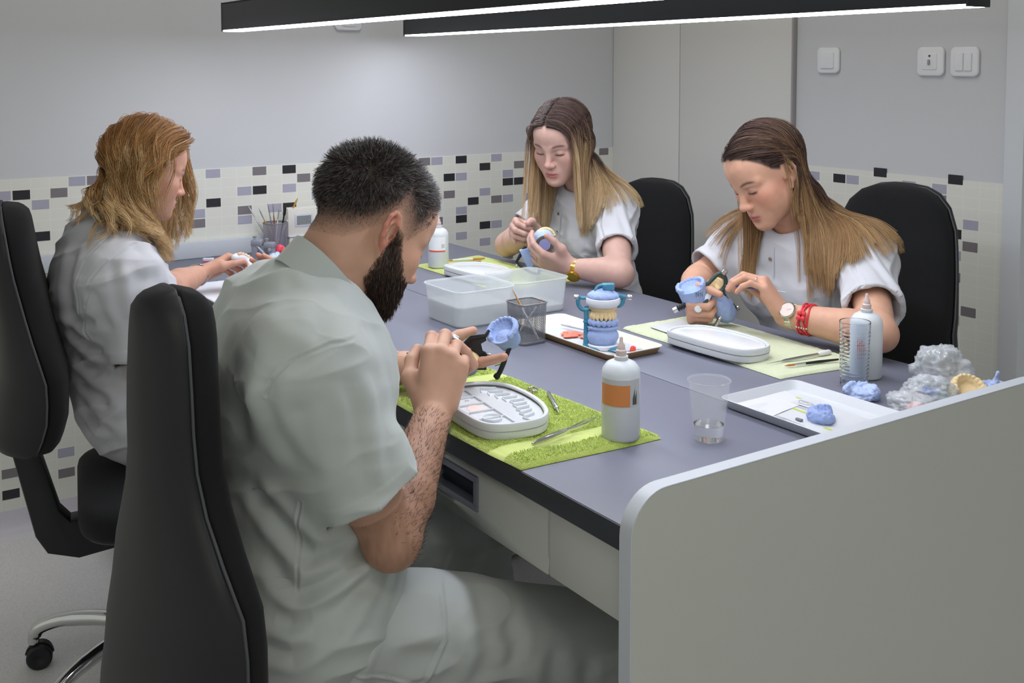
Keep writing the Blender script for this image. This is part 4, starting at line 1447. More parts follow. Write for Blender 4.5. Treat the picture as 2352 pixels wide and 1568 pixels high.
# ------------------------------------------------------------------ hair
def merged(P):
    """skin and tunic together, for draping"""
    F_ = Field()
    F_.ops = P.F.ops + P.FS.ops
    return F_
def long_hair(P, name, guides, per, accept, style, lens, stops, seed, off=(.002, .010), r0=.0075, r1=.0042, K=30, stiff=.72, grav=1., wave=None, rad=.00042, fr=.002, dark=(.55, 1.25), hug=(.55, -.06), streak=None, part=None):
    H = P.H
    r = np.random.RandomState(seed)
    Ff = merged(P)
    p, Wp, Wn = scalp_roots(H, P.F, guides, seed, accept)
    if part is not None:      # denser roots along the parting
        p2, W2_, N2 = scalp_roots(H, P.F, part[1], seed + 5, lambda q: accept(q) & (np.abs(q[:, 0] - part[0]) < .009) & (q[:, 1] > -.05))
        p, Wp, Wn = np.concatenate([p, p2]), np.concatenate([Wp, W2_]), np.concatenate([Wn, N2])
        guides += part[1]
    D0, target = style(p, Wn, r)
    ln = lens(p, r)
    offs = r.uniform(off[0], off[1], guides)
    path = simulate(Ff, Wp + Wn * .002, D0, ln, K, stiff, grav, offs, target, (H,) + hug)
    for _ in range(3):
        path[:, 1:-1] = .25 * path[:, :-2] + .5 * path[:, 1:-1] + .25 * path[:, 2:]
    ch = children(path, per, seed + 1, r0, r1, fr, wave, p @ np.array((25., 18., 20.)))
    ch = pushout(Ff, ch, .0012)
    for _ in range(2):
        ch[:, 1:-1] = .25 * ch[:, :-2] + .5 * ch[:, 1:-1] + .25 * ch[:, 2:]
    n = len(ch)
    t = np.linspace(0, 1, K)[None, :] * np.ones((n, 1))
    tt = np.clip(t + r.normal(0, .06, (guides, 1)).repeat(per, 0).reshape(n, 1), 0, 1)
    c = ramp(tt, stops)
    lock = r.uniform(0, 1, guides).repeat(per)[:, None] * .6 + r.uniform(0, 1, (n, 1)) * .4
    c = c * (dark[0] + (dark[1] - dark[0]) * lock)[..., None]
    if streak:
        sm = (r.uniform(size=guides) < streak[0]).repeat(per)[:, None] * np.clip((t - streak[2]) / .15, 0, 1)
        c = c + (np.array(lin(streak[1])) - c) * (sm * .75)[..., None]
    rr = rad * (1.05 - .55 * np.linspace(0, 1, K) ** 3)
    return strands_mesh(name, ch, rr, M_hair, P.root, c, P.base)
def loc_dir(H, a):
    return np.asarray(a, float) @ H.R.T

# straight centre-parted hair, brown running into blonde
def acc2(p):
    return (scalp_mask(p, ZL_F) > .001) & (np.abs(p[:, 0] - .004) > .0016)
def sty2(p, n, r):
    sg = np.where(p[:, 0] > .004, 1., -1.)
    fr_ = np.clip((p[:, 1] - .0) / .07, 0, 1)
    d = np.stack([sg * .9, -.3 - .3 * fr_, -.45 - 0 * sg], 1)
    D = loc_dir(H2, d + r.normal(0, .04, d.shape))
    T1 = loc_dir(H2, np.stack([sg * .55, -.30 - .35 * fr_, -.7 - 0 * sg], 1))
    T2 = np.array((0, 0, -1.)) + loc_dir(H2, np.stack([sg * .06, .0 * sg, 0 * sg], 1))
    def target(t, q):
        w = 1 - np.clip((t - .10) / .12, 0, 1) * np.ones(len(q))
        return T1 * w[:, None] + T2 * (1 - w)[:, None], np.ones(len(q))
    return D, target
long_hair(W2, 'hair', 560, 13, acc2, sty2, lambda p, r: (H2.WN(p)[:, 2] - .885) * 1.1 + r.uniform(-.02, .02, len(p)), [(0, '55433f'), (.25, '6b544a'), (.42, '97795c'), (.62, 'c4a27a'), (1, 'dec49c')], 21, streak=(.18, 'dfc394', .3), part=(.004, 170), off=(.002, .009))

# long brown hair, parted on her right and tucked behind the left ear
def acc3(p):
    low = (p[:, 0] < 0) & (p[:, 1] > -.035) & (p[:, 2] < .03)
    return (scalp_mask(p, ZL_F) > .001) & ~low
def sty3(p, n, r):
    left = p[:, 0] < .03
    sg = np.where(left, -1., 1.)
    d = np.stack([sg * .75, -.55 + 0 * sg, .0 * sg - .1], 1)
    D = loc_dir(H3, d + r.normal(0, .04, d.shape)) + n * .12
    way = H3.WN(np.stack([np.where(left, -.082, .084), np.where(left, -.05, .02), np.where(left, .026 + p[:, 2] * .12, -.02)], 1) + r.normal(0, .004, p.shape))
    back = p[:, 1] < -.035
    def target(t, q):
        to = way - q
        ln = np.linalg.norm(to, axis=1, keepdims=True)
        lq = H3.L(q)
        behind = np.where(left, (lq[:, 1] < -.036) | (ln[:, 0] < .016), t > .2) | back | (t > .42)
        w = np.where(behind, 0., 1.)
        g = np.array((0., 0, -1.)) + np.where((left & (t > .25))[:, None], loc_dir(H3, np.array([[-.1, -.1, 0]])), 0)
        if t < .5:
            g = g + np.where((back | left)[:, None], np.array((.15, .35, 0.)), 0)
        return to / (ln + 1e-6) * w[:, None] + g * (1 - w)[:, None], np.ones(len(q))
    return D, target
long_hair(W3, 'hair', 580, 13, acc3, sty3, lambda p, r: (H3.WN(p)[:, 2] - .86) * 1.12 + .03 + r.uniform(-.03, .03, len(p)), [(0, '4a3834'), (.22, '644a3e'), (.45, '92704f'), (.75, 'b08a60'), (1, 'c49f72')], 33, streak=(.16, 'd4ae7c', .1))

# wavy ginger blonde hair
def acc1(p):
    return scalp_mask(p, ZL_F) > .001
def sty1(p, n, r):
    sg = np.where(p[:, 0] > -.015, 1., -1.)
    d = np.stack([sg * .8, -.35 + 0 * sg, -.3 + 0 * sg], 1)
    D = loc_dir(H1, d + r.normal(0, .05, d.shape)) + n * .05
    T1 = loc_dir(H1, np.stack([sg * .5, np.where(sg > 0, -.4 - 8 * np.clip(p[:, 1], 0, .06), .5), -.62 + 0 * sg], 1))
    def target(t, q):
        w = 1 - np.clip((t - .3) / .25, 0, 1) * np.ones(len(q))
        return T1 * w[:, None] + np.array((0, 0, -1.)) * (1 - w)[:, None], np.ones(len(q))
    return D, target
long_hair(W1, 'hair', 560, 13, acc1, sty1, lambda p, r: (H1.WN(p)[:, 2] - np.where(p[:, 1] < -.03, 1.0, .93)) * 1.15 + r.uniform(-.02, .03, len(p)), [(0, '9a6636'), (.3, 'b8854c'), (.6, 'c79c66'), (1, 'dab988')], 45, wave=(.0095, 1.9), off=(.005, .022), streak=(.2, 'e2c594', .2), r1=.0045, part=(-.015, 90))

# short hair and beard of the man
def short_hair(P, name, n, accept, length, dirf, seed, c0, c1, grey=0., rad=.0005, K=4, far=.135):
    H = P.H
    r = np.random.RandomState(seed)
    p, Wp, Wn = scalp_roots(H, P.F, n, seed, accept, far)
    ln = length(p, r)
    d = Wn * .55 + loc_dir(H, dirf(p)) + r.normal(0, .22, p.shape)
    d /= np.linalg.norm(d, axis=1, keepdims=True)
    g = loc_dir(H, dirf(p))
    path = np.zeros((n, K, 3)); path[:, 0] = Wp - Wn * .001
    for i in range(1, K):
        d = d + g * .22
        d /= np.linalg.norm(d, axis=1, keepdims=True)
        path[:, i] = path[:, i - 1] + d * (ln / (K - 1))[:, None]
    path[:, 1:] = pushout(P.F, path[:, 1:].copy(), .0008)
    mixv = r.uniform(0, 1, n) ** 2
    c = np.array(lin(c0)) + (np.array(lin(c1)) - np.array(lin(c0))) * mixv[:, None]
    gm = r.uniform(size=n) < grey
    c[gm] = np.array(lin('8d8a8a'))
    return strands_mesh(name, path, rad * np.clip(ln / .010, .22, .8)[:, None] * np.array([1, .95, .8, .35][:K])[None], M_hair, P.root, np.repeat(c[:, None], K, 1), P.base)
def top_len(p, r):
    d = scalp_mask(p, ZL_M)
    return np.interp(d, [0, .03, .06, .09], [.0015, .004, .011, .016]) * r.uniform(.75, 1.25, len(p)) + .005 * (p[:, 1] > .05) * (d > .004)
short_hair(MAN, 'hair', 15000, lambda p: scalp_mask(p, ZL_M) > .0, top_len, lambda p: np.stack([p[:, 0] * 4, .25 + p[:, 1] * 4, -.1 - .5 * (p[:, 2] < .06)], 1), 61, '2a2625', '7d7572', .2)  # dark grey-brown hair; lighter and grey strands paint in the lamp's highlights
short_hair(MAN, 'beard', 7000, lambda p: beard_mask(p) > 0, lambda p, r: np.interp(beard_mask(p), [0, .012, .03], [.004, .009, .012]) * r.uniform(.7, 1.3, len(p)) * np.interp(p[:, 2], [-.1, -.03, .02], [1.25, 1., .45]), lambda p: np.stack([p[:, 0] * 2, .15 + 0 * p[:, 0], -.95 + 0 * p[:, 0]], 1), 63, '231912', '5c4230', .02, rad=.0005, far=.19)

# hair on the forearms
r_ = np.random.RandomState(77)
pp = []
for i, n in ((0, 2600), (1, 800)):
    a, e = MAN.el[i], MAN.wr[i]
    d = (e - a) / np.linalg.norm(e - a)
    t = r_.uniform(-.12, .93, n) ** 1.0
    u = np.cross(d, (0.1, .2, .97)); u /= np.linalg.norm(u); w2_ = np.cross(d, u)
    th = r_.uniform(0, 2 * PI, n)
    dirs = u * np.cos(th)[:, None] + w2_ * np.sin(th)[:, None]
    s_ = a + (e - a) * t[:, None]
    rad_ = np.full(n, .075)
    for _ in range(14):
        rad_ -= .9 * MAN.F.at(s_ + dirs * rad_[:, None])
    root = s_ + dirs * rad_[:, None]
    ok = (rad_ > .015) & (rad_ < .07) & (MAN.FS.at(root) > .003)
    root, dirs = root[ok], dirs[ok]
    nn = MAN.F.grad(root)
    g = d * .9 + np.array((0, 0, -.25)) + r_.normal(0, .25, root.shape)
    ln = r_.uniform(.006, .013, len(root))[:, None]
    p1 = root + (g * .8 + nn * .45) * ln * .5
    p2 = root + (g * 1.0 + nn * .3) * ln
    pp.append(np.stack([root - nn * .0005, p1, p2], 1))
pp = np.concatenate(pp)
strands_mesh('arm_hair', pp, np.array([.00022, .0002, .00008]), M_hair, MAN.root, np.tile(np.array(lin('2e211a')), (len(pp), 3, 1)), MAN.base)
# ------------------------------------------------------------------ things on the bench
def clear_plastic(name, col, rough, trans=.9, ior=1.35):
    return mat(name, col, rough, trans=trans, ior=ior, spec=.4)
M_bottle = mat('milky squeeze plastic', 'eef3f8', .3, alpha=.6)
M_liquid = mat('pale liquid', 'eff0e0', .4, trans=.1, ior=1.2)
M_clear = mat('clear cup plastic', 'f4f7fa', .06, alpha=.11, spec=1.)
M_glass = clear_plastic('glass', 'f6faff', .01, 1., 1.28)
M_water = clear_plastic('water', 'ffffff', .0, 1., 1.33)
M_tub = mat('frosted tub plastic', 'e9eef0', .25, alpha=.36)
M_nozzle = mat('pinkish nozzle', 'ead5cf', .4, trans=.3)
M_orange = mat('orange label print', 'd98a4e', .5)
M_lab = mat('silver grey label', 'c3c5c8', .45)
M_labw = mat('white label', 'eceef0', .5)
M_ink = mat('black ink', '3a3a3e', .6)
M_red = mat('red print', 'e0644a', .5)
M_pale = mat('pale grey box plastic', 'd3d6d9', .35)
M_tray = mat('cream tray plastic', 'ece6d6', .4)
M_traye = mat('brown tray underside', 'b08a5c', .5)
M_blue = mat('blue die stone', '9cb0de', .7, noise=(90, .07), bump=(300, .25, .001))
M_plaster = mat('white plaster', 'e6e9f2', .8, noise=(60, .04), bump=(250, .3, .001))
M_yellow = mat('yellow die stone', 'ead0a0', .6, noise=(120, .07), bump=(300, .2, .001))
M_teal = mat('teal enamel', '3f86a4', .35, var=(90, '5b9ab4'))
M_paper = mat('white paper', 'c9cbcf', .7)
M_lime = mat('lime print', 'b9c64a', .6)
M_wax = mat('pink wax', 'f0826a', .4)
M_dkgreen = mat('dark green enamel', '2f443f', .35)
M_blk = mat('black enamel', '1f2124', .3, noise=(70, .15))
M_pearl = mat('white knob', 'e6e6e6', .3)

def bottle(loc, rz, label, lab, h=.128, r=.0315, level=.5):
    t = thing('squeeze_bottle', label, 'bottle', loc, rz, 'squeeze bottles on the bench')
    prof = [(0, 0), (r - .004, 0), (r - .001, .0012), (r, .004), (r, h - .02), (r - .002, h - .012), (r - .008, h - .004), (r - .016, h), (.0105, h + .001), (.0105, h + .004)]
    inner = [(.0095, h + .004), (.0095, h + .0005), (r - .0165, h - .001), (r - .0085, h - .005), (r - .0028, h - .0125), (r - .0011, h - .02), (r - .0011, .004), (r - .004, .0012), (0, .0012)]
    b = MB(); b.lathe(prof + inner, 36); b.build('bottle_body', M_bottle, t, smooth=60)
    b = MB(); b.lathe([(0, .0014), (r - .005, .0014), (r - .0016, .005), (r - .0016, h * level), (0, h * level)], 36); b.build('liquid', M_liquid, t)
    b = MB(); b.lathe([(.0108, h + .001), (.0115, h + .002), (.0115, h + .007), (.0085, h + .0075), (.0082, h + .010)], 20); b.build('neck_ring', M_pale, t)
    b = MB(); b.lathe([(.0085, h + .0075), (.0088, h + .016), (.0066, h + .018), (.0062, h + .025), (.0034, h + .028), (.003, h + .036), (.0018, h + .038), (0, h + .038)], 16); b.build('nozzle', M_nozzle, t)
    def patch(a0, a1, z0, z1, m, e, name, par):
        b = MB(); n = 14
        vs = [((r + e) * math.cos(a0 + (a1 - a0) * k / n), (r + e) * math.sin(a0 + (a1 - a0) * k / n), z) for z in (z0, z1) for k in range(n + 1)]
        b.add(vs, [(k, k + 1, n + 2 + k, n + 1 + k) for k in range(n)])
        return b.build(name, m, par)
    A = math.radians
    if lab == 'orange':
        L = patch(A(-78), A(62), h * .46, h * .80, M_lab, .0003, 'label', t)
        patch(A(-78), A(22), h * .465, h * .735, M_orange, .0005, 'orange_print', L)
        for k in range(9):
            patch(A(31 + 1.7 * k), A(31.8 + 1.7 * k + (k % 3) * .4), h * .48, h * (.56 + .03 * (k * 7 % 5)), M_ink, .0005, 'barcode_line' , L) if False else None
        b = MB()
        for k in range(11):
            a0, a1 = A(30 + 1.5 * k), A(30.7 + 1.5 * k + (k % 3) * .3)
            z1 = h * (.57 + .022 * (k * 7 % 6))
            q = r + .0005
            b.add([(q * math.cos(a), q * math.sin(a), z) for a, z in ((a0, h * .485), (a1, h * .485), (a1, z1), (a0, z1))], [(0, 1, 2, 3)])
        b.build('barcode', M_ink, L)
    elif lab == 'stripe':
        L = patch(A(-60), A(45), h * .42, h * .80, M_labw, .0003, 'label', t)
        patch(A(-60), A(45), h * .42, h * .46, M_red, .0005, 'orange_print', L)
        patch(A(20), A(40), h * .52, h * .62, M_lab, .0005, 'small_print', L)
    else:
        b = MB()
        for i in range(7):
            z = h * (.36 + .045 * i)
            for k in range(3 + (i * 5) % 4):
                a0 = A(-48 + 7.5 * k); a1 = a0 + A(5.5 - (k + i) % 3)
                q = r + .0004
                b.add([(q * math.cos(a), q * math.sin(a), zz) for a, zz in ((a0, z), (a1, z), (a1, z + .0028), (a0, z + .0028))], [(0, 1, 2, 3)])
        b.build('red_lettering', M_red, t)
    return t
VA = math.atan2(-.56, .83)      # direction towards the camera seen from the bench
bottle((2.075, .208, .7565), VA, 'milky bottle with orange label on the lime towel corner', 'orange', level=.52)
bottle((.605, .72, .7565), VA, 'milky bottle with orange striped white label on the green towel at back', 'stripe', level=.5, h=.118, r=.031)
bottle((2.062, .842, .7505), VA, 'milky bottle with red lettering behind the ribbed glass', 'red', level=.5)

# disposable cup with water
t = thing('plastic_cup', 'clear disposable cup with a little water near the white end panel', 'cup', (2.152, .33, .7505))
b = MB()
H_, r0, r1 = .1, .0232, .0335
out = [(0, 0.0015), (r0 - .003, .0015), (r0 - .002, 0), (r0, .0012)]
for k in range(1, 21):
    f = k / 20
    out.append((r0 + (r1 - r0) * f + (.0003 if k % 2 and k > 4 and k < 12 else 0), .0012 + (H_ - .004) * f))
out += [(r1 + .0022, H_ - .0015), (r1 + .0025, H_), (r1 + .0015, H_ + .0006), (r1 - .0002, H_ - .0008)]
b.lathe(out + [(r - .0006, z) for r, z in reversed(out[3:24])] + [(r0 - .003, .0022), (0, .0022)], 40); b.build('cup_wall', M_clear, t, smooth=50)
b = MB(); b.lathe([(0, .0024), (r0 - .0022, .0024), (r0 + .0015, .0275), (r0 + .001, .0268), (0, .0266)], 40); b.build('water', M_water, t)

# ribbed tumbler
t = thing('glass_tumbler', 'tall ribbed clear glass beside the bottle with red lettering', 'glass', (2.088, .775, .7505))
b = MB()
out = [(0, 0), (.023, 0), (.0255, .002)]
n = 60
for k in range(n + 1):
    f = k / n
    out.append((.0257 + .0035 * f + (.0007 * math.sin(f * 2 * PI * 17) if .06 < f < .9 else 0), .003 + .121 * f))
inn = [(r_ - .0019 if .01 < z else r_ - .0019, z) for r_, z in [(.0257 + .0035 * k / 20, .012 + .112 * k / 20) for k in range(21)]]
b.lathe(out + [(.0287, .1246)] + list(reversed(inn)) + [(.018, .009), (0, .0085)], 48); b.build('glass_body', M_glass, t, smooth=50)

# ------------------------------------------------------------------ towels
def towel_mat(name, col, col2):
    m = mat(name, col, .95, sheen=.35, noise=(55, .10), var=(14, col2), bump=(520, 1., .004))
    return m
M_t1 = towel_mat('lime terry', 'bccf55', 'c3d660')
M_t1b = mat('lime woven band', 'cbd87e', .8, sheen=.2, bump=(900, .4, .001))
M_t2 = mat('soft green cloth', 'c5d07a', .9, sheen=.25, bump=(700, .5, .0015), noise=(20, .05))
M_t3 = mat('pale green terry', 'dbe2bd', .95, sheen=.3, noise=(50, .05), bump=(520, .9, .003))
def towel(label, corners, m, mb, bands=(), thick=.005, seed=1, wav=.0035, group=None, fuzz=0, cat='towel', name='towel', z0=.7506):
    """cloth on the bench; corners front-left, front-right, back-right, back-left"""
    C = [np.array(c, float) for c in corners]
    cx = sum(C) / 4
    t = thing(name, label, cat, (cx[0], cx[1], z0), 0, group)
    nu, nv = 110, 64
    u, v_ = np.meshgrid(np.linspace(0, 1, nu), np.linspace(0, 1, nv), indexing='ij')
    P = (C[0][None, None] * ((1 - u) * (1 - v_))[..., None] + C[1] * (u * (1 - v_))[..., None] + C[2] * (u * v_)[..., None] + C[3] * ((1 - u) * v_)[..., None])
    Q = np.stack([P[..., 0], P[..., 1], 0 * u], -1).reshape(-1, 3)
    e = (vnoise(Q, 9, seed) * .006).reshape(nu, nv)
    ed = np.minimum.reduce([u, 1 - u, v_ * .7, (1 - v_) * .7])
    P = P + np.stack([e, np.roll(e, 7, 0)], -1) * (ed < .1)[..., None] * np.clip(1 - ed / .1, 0, 1)[..., None]
    z = thick + wav * np.clip(.6 + vnoise(Q, 14, seed + 1), 0, 2).reshape(nu, nv) * np.clip(ed / .06, .15, 1) + .0008 * vnoise(Q, 160, seed + 2).reshape(nu, nv)
    hem = np.clip(1 - ed / .022, 0, 1)
    z = z + .0016 * np.sin(np.clip(hem, 0, 1) * PI)
    bm_ = np.zeros_like(u, bool)
    for a, b_ in bands:
        k = (u > a) & (u < b_)
        z = np.where(k, z - .0016, z); bm_ |= k
    z = np.where((ed < 1e-6), 0.0004, z)
    top = np.stack([P[..., 0] - cx[0], P[..., 1] - cx[1], z], -1).reshape(-1, 3)
    i = (np.arange(nu - 1)[:, None] * nv + np.arange(nv - 1)[None]).reshape(-1)
    q = np.stack([i, i + nv, i + nv + 1, i + 1], 1)
    bot = top.copy(); bot[:, 2] = .0002
    q2 = q[:, ::-1] + len(top)
    me = np_mesh('cloth' , np.concatenate([top, bot]), np.concatenate([q, q2]), m, t)
    if mb is not None:
        me.data.materials.append(mb)
        mi = np.zeros(len(q) * 2, np.int32)
        mi[:len(q)] = bm_[:-1, :-1].reshape(-1)
        me.data.polygons.foreach_set('material_index', mi)
    if fuzz:
        r = np.random.RandomState(seed + 9)
        keep = np.where((~bm_ & (ed > .012)).reshape(-1))[0]
        k = r.choice(keep, fuzz)
        p = top[k] + np.stack([r.uniform(-.002, .002, fuzz), r.uniform(-.002, .002, fuzz), np.full(fuzz, -.0008)], 1)
        d = np.stack([r.normal(0, .8, fuzz), r.normal(0, .8, fuzz), np.full(fuzz, 1.)], 1)
        d /= np.linalg.norm(d, axis=1, keepdims=True)
        d2 = d + r.normal(0, .7, d.shape)
        ln = r.uniform(.0012, .0026, fuzz)[:, None]
        path = np.stack([p, p + d * ln, p + d * ln + d2 * ln * .6], 1)
        mt = mat(m.name + ' loops', 'bccf55', .95, attr='Col', sheen=.3)
        base = np.array(lin('b7cc48')); hi = np.array(lin('d2e27c'))
        c = base + (hi - base) * r.uniform(0, 1, (fuzz, 1))
        o = strands_mesh('terry_loops', path, np.array([.0006, .0006, .0004]), mt, t, np.repeat(c[:, None], 3, 1), (0, 0, 0))
        o['kind'] = 'stuff'
    return t
towel('lime green terry towel before the bearded man', ((1.615, -.004), (2.088, -.004), (2.106, .268), (1.60, .252)), M_t1, M_t1b, ((.09, .17), (.82, .90)), seed=3, wav=.004, fuzz=26000, group='work towels on the bench')
towel('thin green cloth before the woman with the gold watch', ((.53, .684), (.985, .684), (.985, .945), (.49, .935)), M_t2, None, thick=.003, seed=5, wav=.0015, group='work towels on the bench')
towel('pale green towel before the woman with the red bracelet', ((1.50, .70), (1.985, .692), (2.01, .92), (1.50, .94)), M_t3, None, thick=.0042, seed=8, wav=.003, group='work towels on the bench')
towel('white paper cloth under the hand of the left woman', ((.43, .006), (.70, .003), (.66, .10), (.43, .13)), mat('white tissue', 'e2e4ec', .9, bump=(300, .3, .001)), None, thick=.0015, seed=11, wav=.001, cat='cloth', name='paper_cloth')
def sheet(name, label, cat, corners, z, m, curl=.0, group=None, prints=(), seed=0):
    """thin paper: corners in bench coordinates"""
    C = [V((c[0], c[1], 0)) for c in corners]
    cx = sum(C, V()) / 4
    t = thing(name, label, cat, (cx.x, cx.y, z), 0, group)
    n = 12
    b = MB()
    def pt(u, v_, e=0.):
        p = C[0] * ((1 - u) * (1 - v_)) + C[1] * (u * (1 - v_)) + C[2] * (u * v_) + C[3] * ((1 - u) * v_) - cx
        zz = curl * (max(0, u - .75) * 4) ** 2 * v_ + curl * .6 * (max(0, .3 - u) * 3) ** 2 * (1 - v_) + .0006 * math.sin(9 * u + 7 * v_ + seed)
        return V((p.x, p.y, .0006 + max(zz, 0) + e))
    vs = [pt(i / n, j / n) for i in range(n + 1) for j in range(n + 1)] + [pt(i / n, j / n, -.0003) for i in range(n + 1) for j in range(n + 1)]
    k = (n + 1) ** 2
    fs = [(i * (n + 1) + j, (i + 1) * (n + 1) + j, (i + 1) * (n + 1) + j + 1, i * (n + 1) + j + 1) for i in range(n) for j in range(n)]
    rim = [(i, 0) for i in range(n)] + [(n, j) for j in range(n)] + [(i, n) for i in range(n, 0, -1)] + [(0, j) for j in range(n, 0, -1)]
    ri = [i * (n + 1) + j for i, j in rim]
    fs += [tuple(x + k for x in reversed(f)) for f in fs]
    fs += [(ri[a], ri[(a + 1) % len(ri)], ri[(a + 1) % len(ri)] + k, ri[a] + k) for a in range(len(ri))]
    b.add(vs, fs); o = b.build('paper', m, t)
    if prints:
        for nm, mm, quads in prints:
            b = MB()
            for u0, v0, u1, v1 in quads:
                kk = 4
                ps = [pt(u0 + (u1 - u0) * i / kk, v0 + (v1 - v0) * j, .0003) for j in (0, 1) for i in range(kk + 1)]
                b.add(ps, [(i, i + 1, kk + 2 + i, kk + 1 + i) for i in range(kk)])
            b.build(nm, mm, o)
    return t
sheet('paper_napkin', 'folded white napkin under the fist of the woman with the red bracelet', 'napkin', ((1.545, .735), (1.66, .735), (1.64, .85), (1.53, .84)), .7585, M_paper, .004)
sheet('paper_slip', 'small white paper slip on the lime towel by the wrist of the bearded man', 'paper', ((1.70, .02), (1.765, .015), (1.76, .06), (1.69, .062)), .7597, M_paper, .004)

# ------------------------------------------------------------------ palette boxes
def smooth_closed(pts, n=8):
    P = [V((p[0], p[1], 0)) for p in pts]
    m = len(P)
    out = []
    for i in range(m):
        a, b_, c, d = P[i - 1], P[i], P[(i + 1) % m], P[(i + 2) % m]
        for k in range(n):
            t = k / n
            q = .5 * ((2 * b_) + (c - a) * t + (2 * a - 5 * b_ + 4 * c - d) * t * t + (3 * b_ - a - 3 * c + d) * t ** 3)
            out.append((q.x, q.y))
    return out
def offs(pts, d):
    m = len(pts)
    out = []
    for i in range(m):
        a, b_ = V((*pts[i - 1], 0)), V((*pts[(i + 1) % m], 0))
        t = (b_ - a).normalized()
        out.append((pts[i][0] - t.y * d, pts[i][1] + t.x * d))
    return out
def palette(label, loc, rz, closed, size=(1, 1), h=.027, mw=M_pale):
    """shallow box with one straight and one bowed long side (counter-clockwise outline)"""
    t = thing('palette_box', label, 'palette box', loc, rz, 'ceramic palette boxes')
    base = [(-.128, -.045), (-.11, -.068), (-.06, -.074), (.02, -.076), (.09, -.07), (.12, -.05), (.13, -.01), (.124, .03), (.095, .058), (.04, .075), (-.03, .078), (-.09, .066), (-.122, .035), (-.132, -.005)]
    o = smooth_closed([(x * size[0], y * size[1]) for x, y in base], 6)
    b = MB(); b.prism(offs(o, .0015), 0, h * .52, bev=.0025); b.build('base', mw, t)
    rim = MB()
    n = len(o)
    prof = [(0.0015, h * .53), (0, h * .56), (0, h * .9), (.0015, h), (.0055, h * 1.01), (.0075, h * .97), (.0085, h * .86)]
    vs = []
    for d, z in prof:
        vs += [(x, y, z) for x, y in offs(o, d)]
    fs = [(i * n + k, i * n + (k + 1) % n, (i + 1) * n + (k + 1) % n, (i + 1) * n + k) for i in range(len(prof) - 1) for k in range(n)]
    rim.add(vs, fs); rim.build('rim', mw, t)
    ins = offs(o, .0086)
    if closed:
        b = MB(); b.prism(offs(o, .0095), h * .5, h * .93, bev=.002)
        b.build('lid', mat('white milky lid', 'e8ebee', .22, coat=.5, noise=(25, .03), bump=(40, .15, .003)), t)
    else:
        b = MB(); b.prism(ins, h * .5, h * .72); b.build('well_tray', mat('palette white', 'dfe3e8', .2, coat=.6), t)
        b = MB()   # fan of wedge wells along the bowed side and square wells along the straight side
        for k in range(9):
            x = (-.09 + .022 * k) * size[0]; y = (.046 - .018 * abs(k - 4) / 4 * (1.2 if k > 4 else .9)) * size[1]
            a = -.35 + .09 * k
            M = Tr(x, y, h * .72) @ Rz(a)
            b.box((-.0012, -.014, 0), (.0012, .014, .005), M=M, bev=.0006)
            b.box((-.0012, -.015, 0), (.018, -.013, .003), M=M, bev=.0006)
        for k in range(5):
            x = (-.1 + .042 * k) * size[0]
            b.box((x - .001, -.058 * size[1], h * .72), (x + .001, -.012 * size[1], h * .72 + .004), bev=.0006)
        b.box((-.1 * size[0], -.0125 * size[1], h * .72), (.105 * size[0], -.0105 * size[1], h * .72 + .004), bev=.0006)
        b.build('well_ridges', mat('palette white', 'dfe3e8', .2), t)
        b = MB(); b.ball((.005, -.035, h * .72), (.022, .016, .0022)); b.build('pink_porcelain', mat('pink porcelain paste', 'ecd6d0', .3), t)
        b = MB(); b.lathe([(0, h * .75), (.014, h * .76), (.0155, h * .9), (.017, h * .9), (.0165, h * .72)], 24, M=Tr(.066, -.036, 0)); b.build('round_well', mat('palette white', 'dfe3e8', .2), t)
        b = MB()
        for k in range(14):
            b.ball((rnd.uniform(-.09, -.04), rnd.uniform(-.05, .0), h * .72), (rnd.uniform(.003, .008), rnd.uniform(.003, .008), .0015), nu=8, nv=6)
        b.build('water_drops', M_water, t)
    return t
palette('open grey palette box with wells on the lime towel', (1.881, .088, .7602), -.12, False, (.94, 1))
palette('closed white palette box on pale green towel beside the woman with red bracelet', (1.772, .735, .7575), .05, True, (.92, .8), .028)
palette('closed white palette box on the green cloth before the woman with gold watch', (.805, .742, .7558), .06, True, (.86, .92), .026)

# ------------------------------------------------------------------ hand tools
def tool_line(name, label, cat, p0, p1, parts, z, group=None, lift=(0, 0)):
    """straight instrument from p0 to p1; parts: (name, material, [(fraction, radius)...])"""
    a, b_ = V((*p0, z + lift[0])), V((*p1, z + lift[1]))
    L = (b_ - a).length
    t = thing(name, label, cat)
    t.matrix_world = frame(a, z=(b_ - a), x=(0, 0, 1))
    for nm, m, pr_ in parts:
        b = MB(); b.lathe([(0, pr_[0][0] * L)] + [(r_, f * L) for f, r_ in pr_] + [(0, pr_[-1][0] * L)], 14); b.build(nm, m, t)
    return t
M_wood = mat('orange brush handle', 'c08a3a', .35)
M_redh = mat('rust brush handle', '9a5238', .35)
M_brist = mat('sable bristle', 'b8743a', .8)
M_pearlh = mat('pearl handle', 'd9dade', .3)
ZT = .7625
tool_line('scalpel', 'slim steel scalpel lying between scissors and tweezers on the lime towel', 'scalpel', (1.825, .243), (1.935, .187), [('handle', M_steel, [(0, .0022), (.05, .0036), (.55, .0036), (.62, .0042), (.78, .004), (.8, .0024)]), ('blade', M_chrome, [(.8, .0016), (.95, .001), (1, .0004)])], ZT)
tool_line('brush', 'rust and yellow handled paint brush on the green cloth, nearer the bottle', 'brush', (.613, .866), (.60, .738), [('handle', M_redh, [(0, .0022), (.3, .0038), (.6, .0034)]), ('ferrule', M_steel, [(.6, .0034), (.78, .0028)]), ('bristles', M_brist, [(.78, .0026), (.9, .0024), (1, .0004)])], .7595, 'brushes on the green cloth')
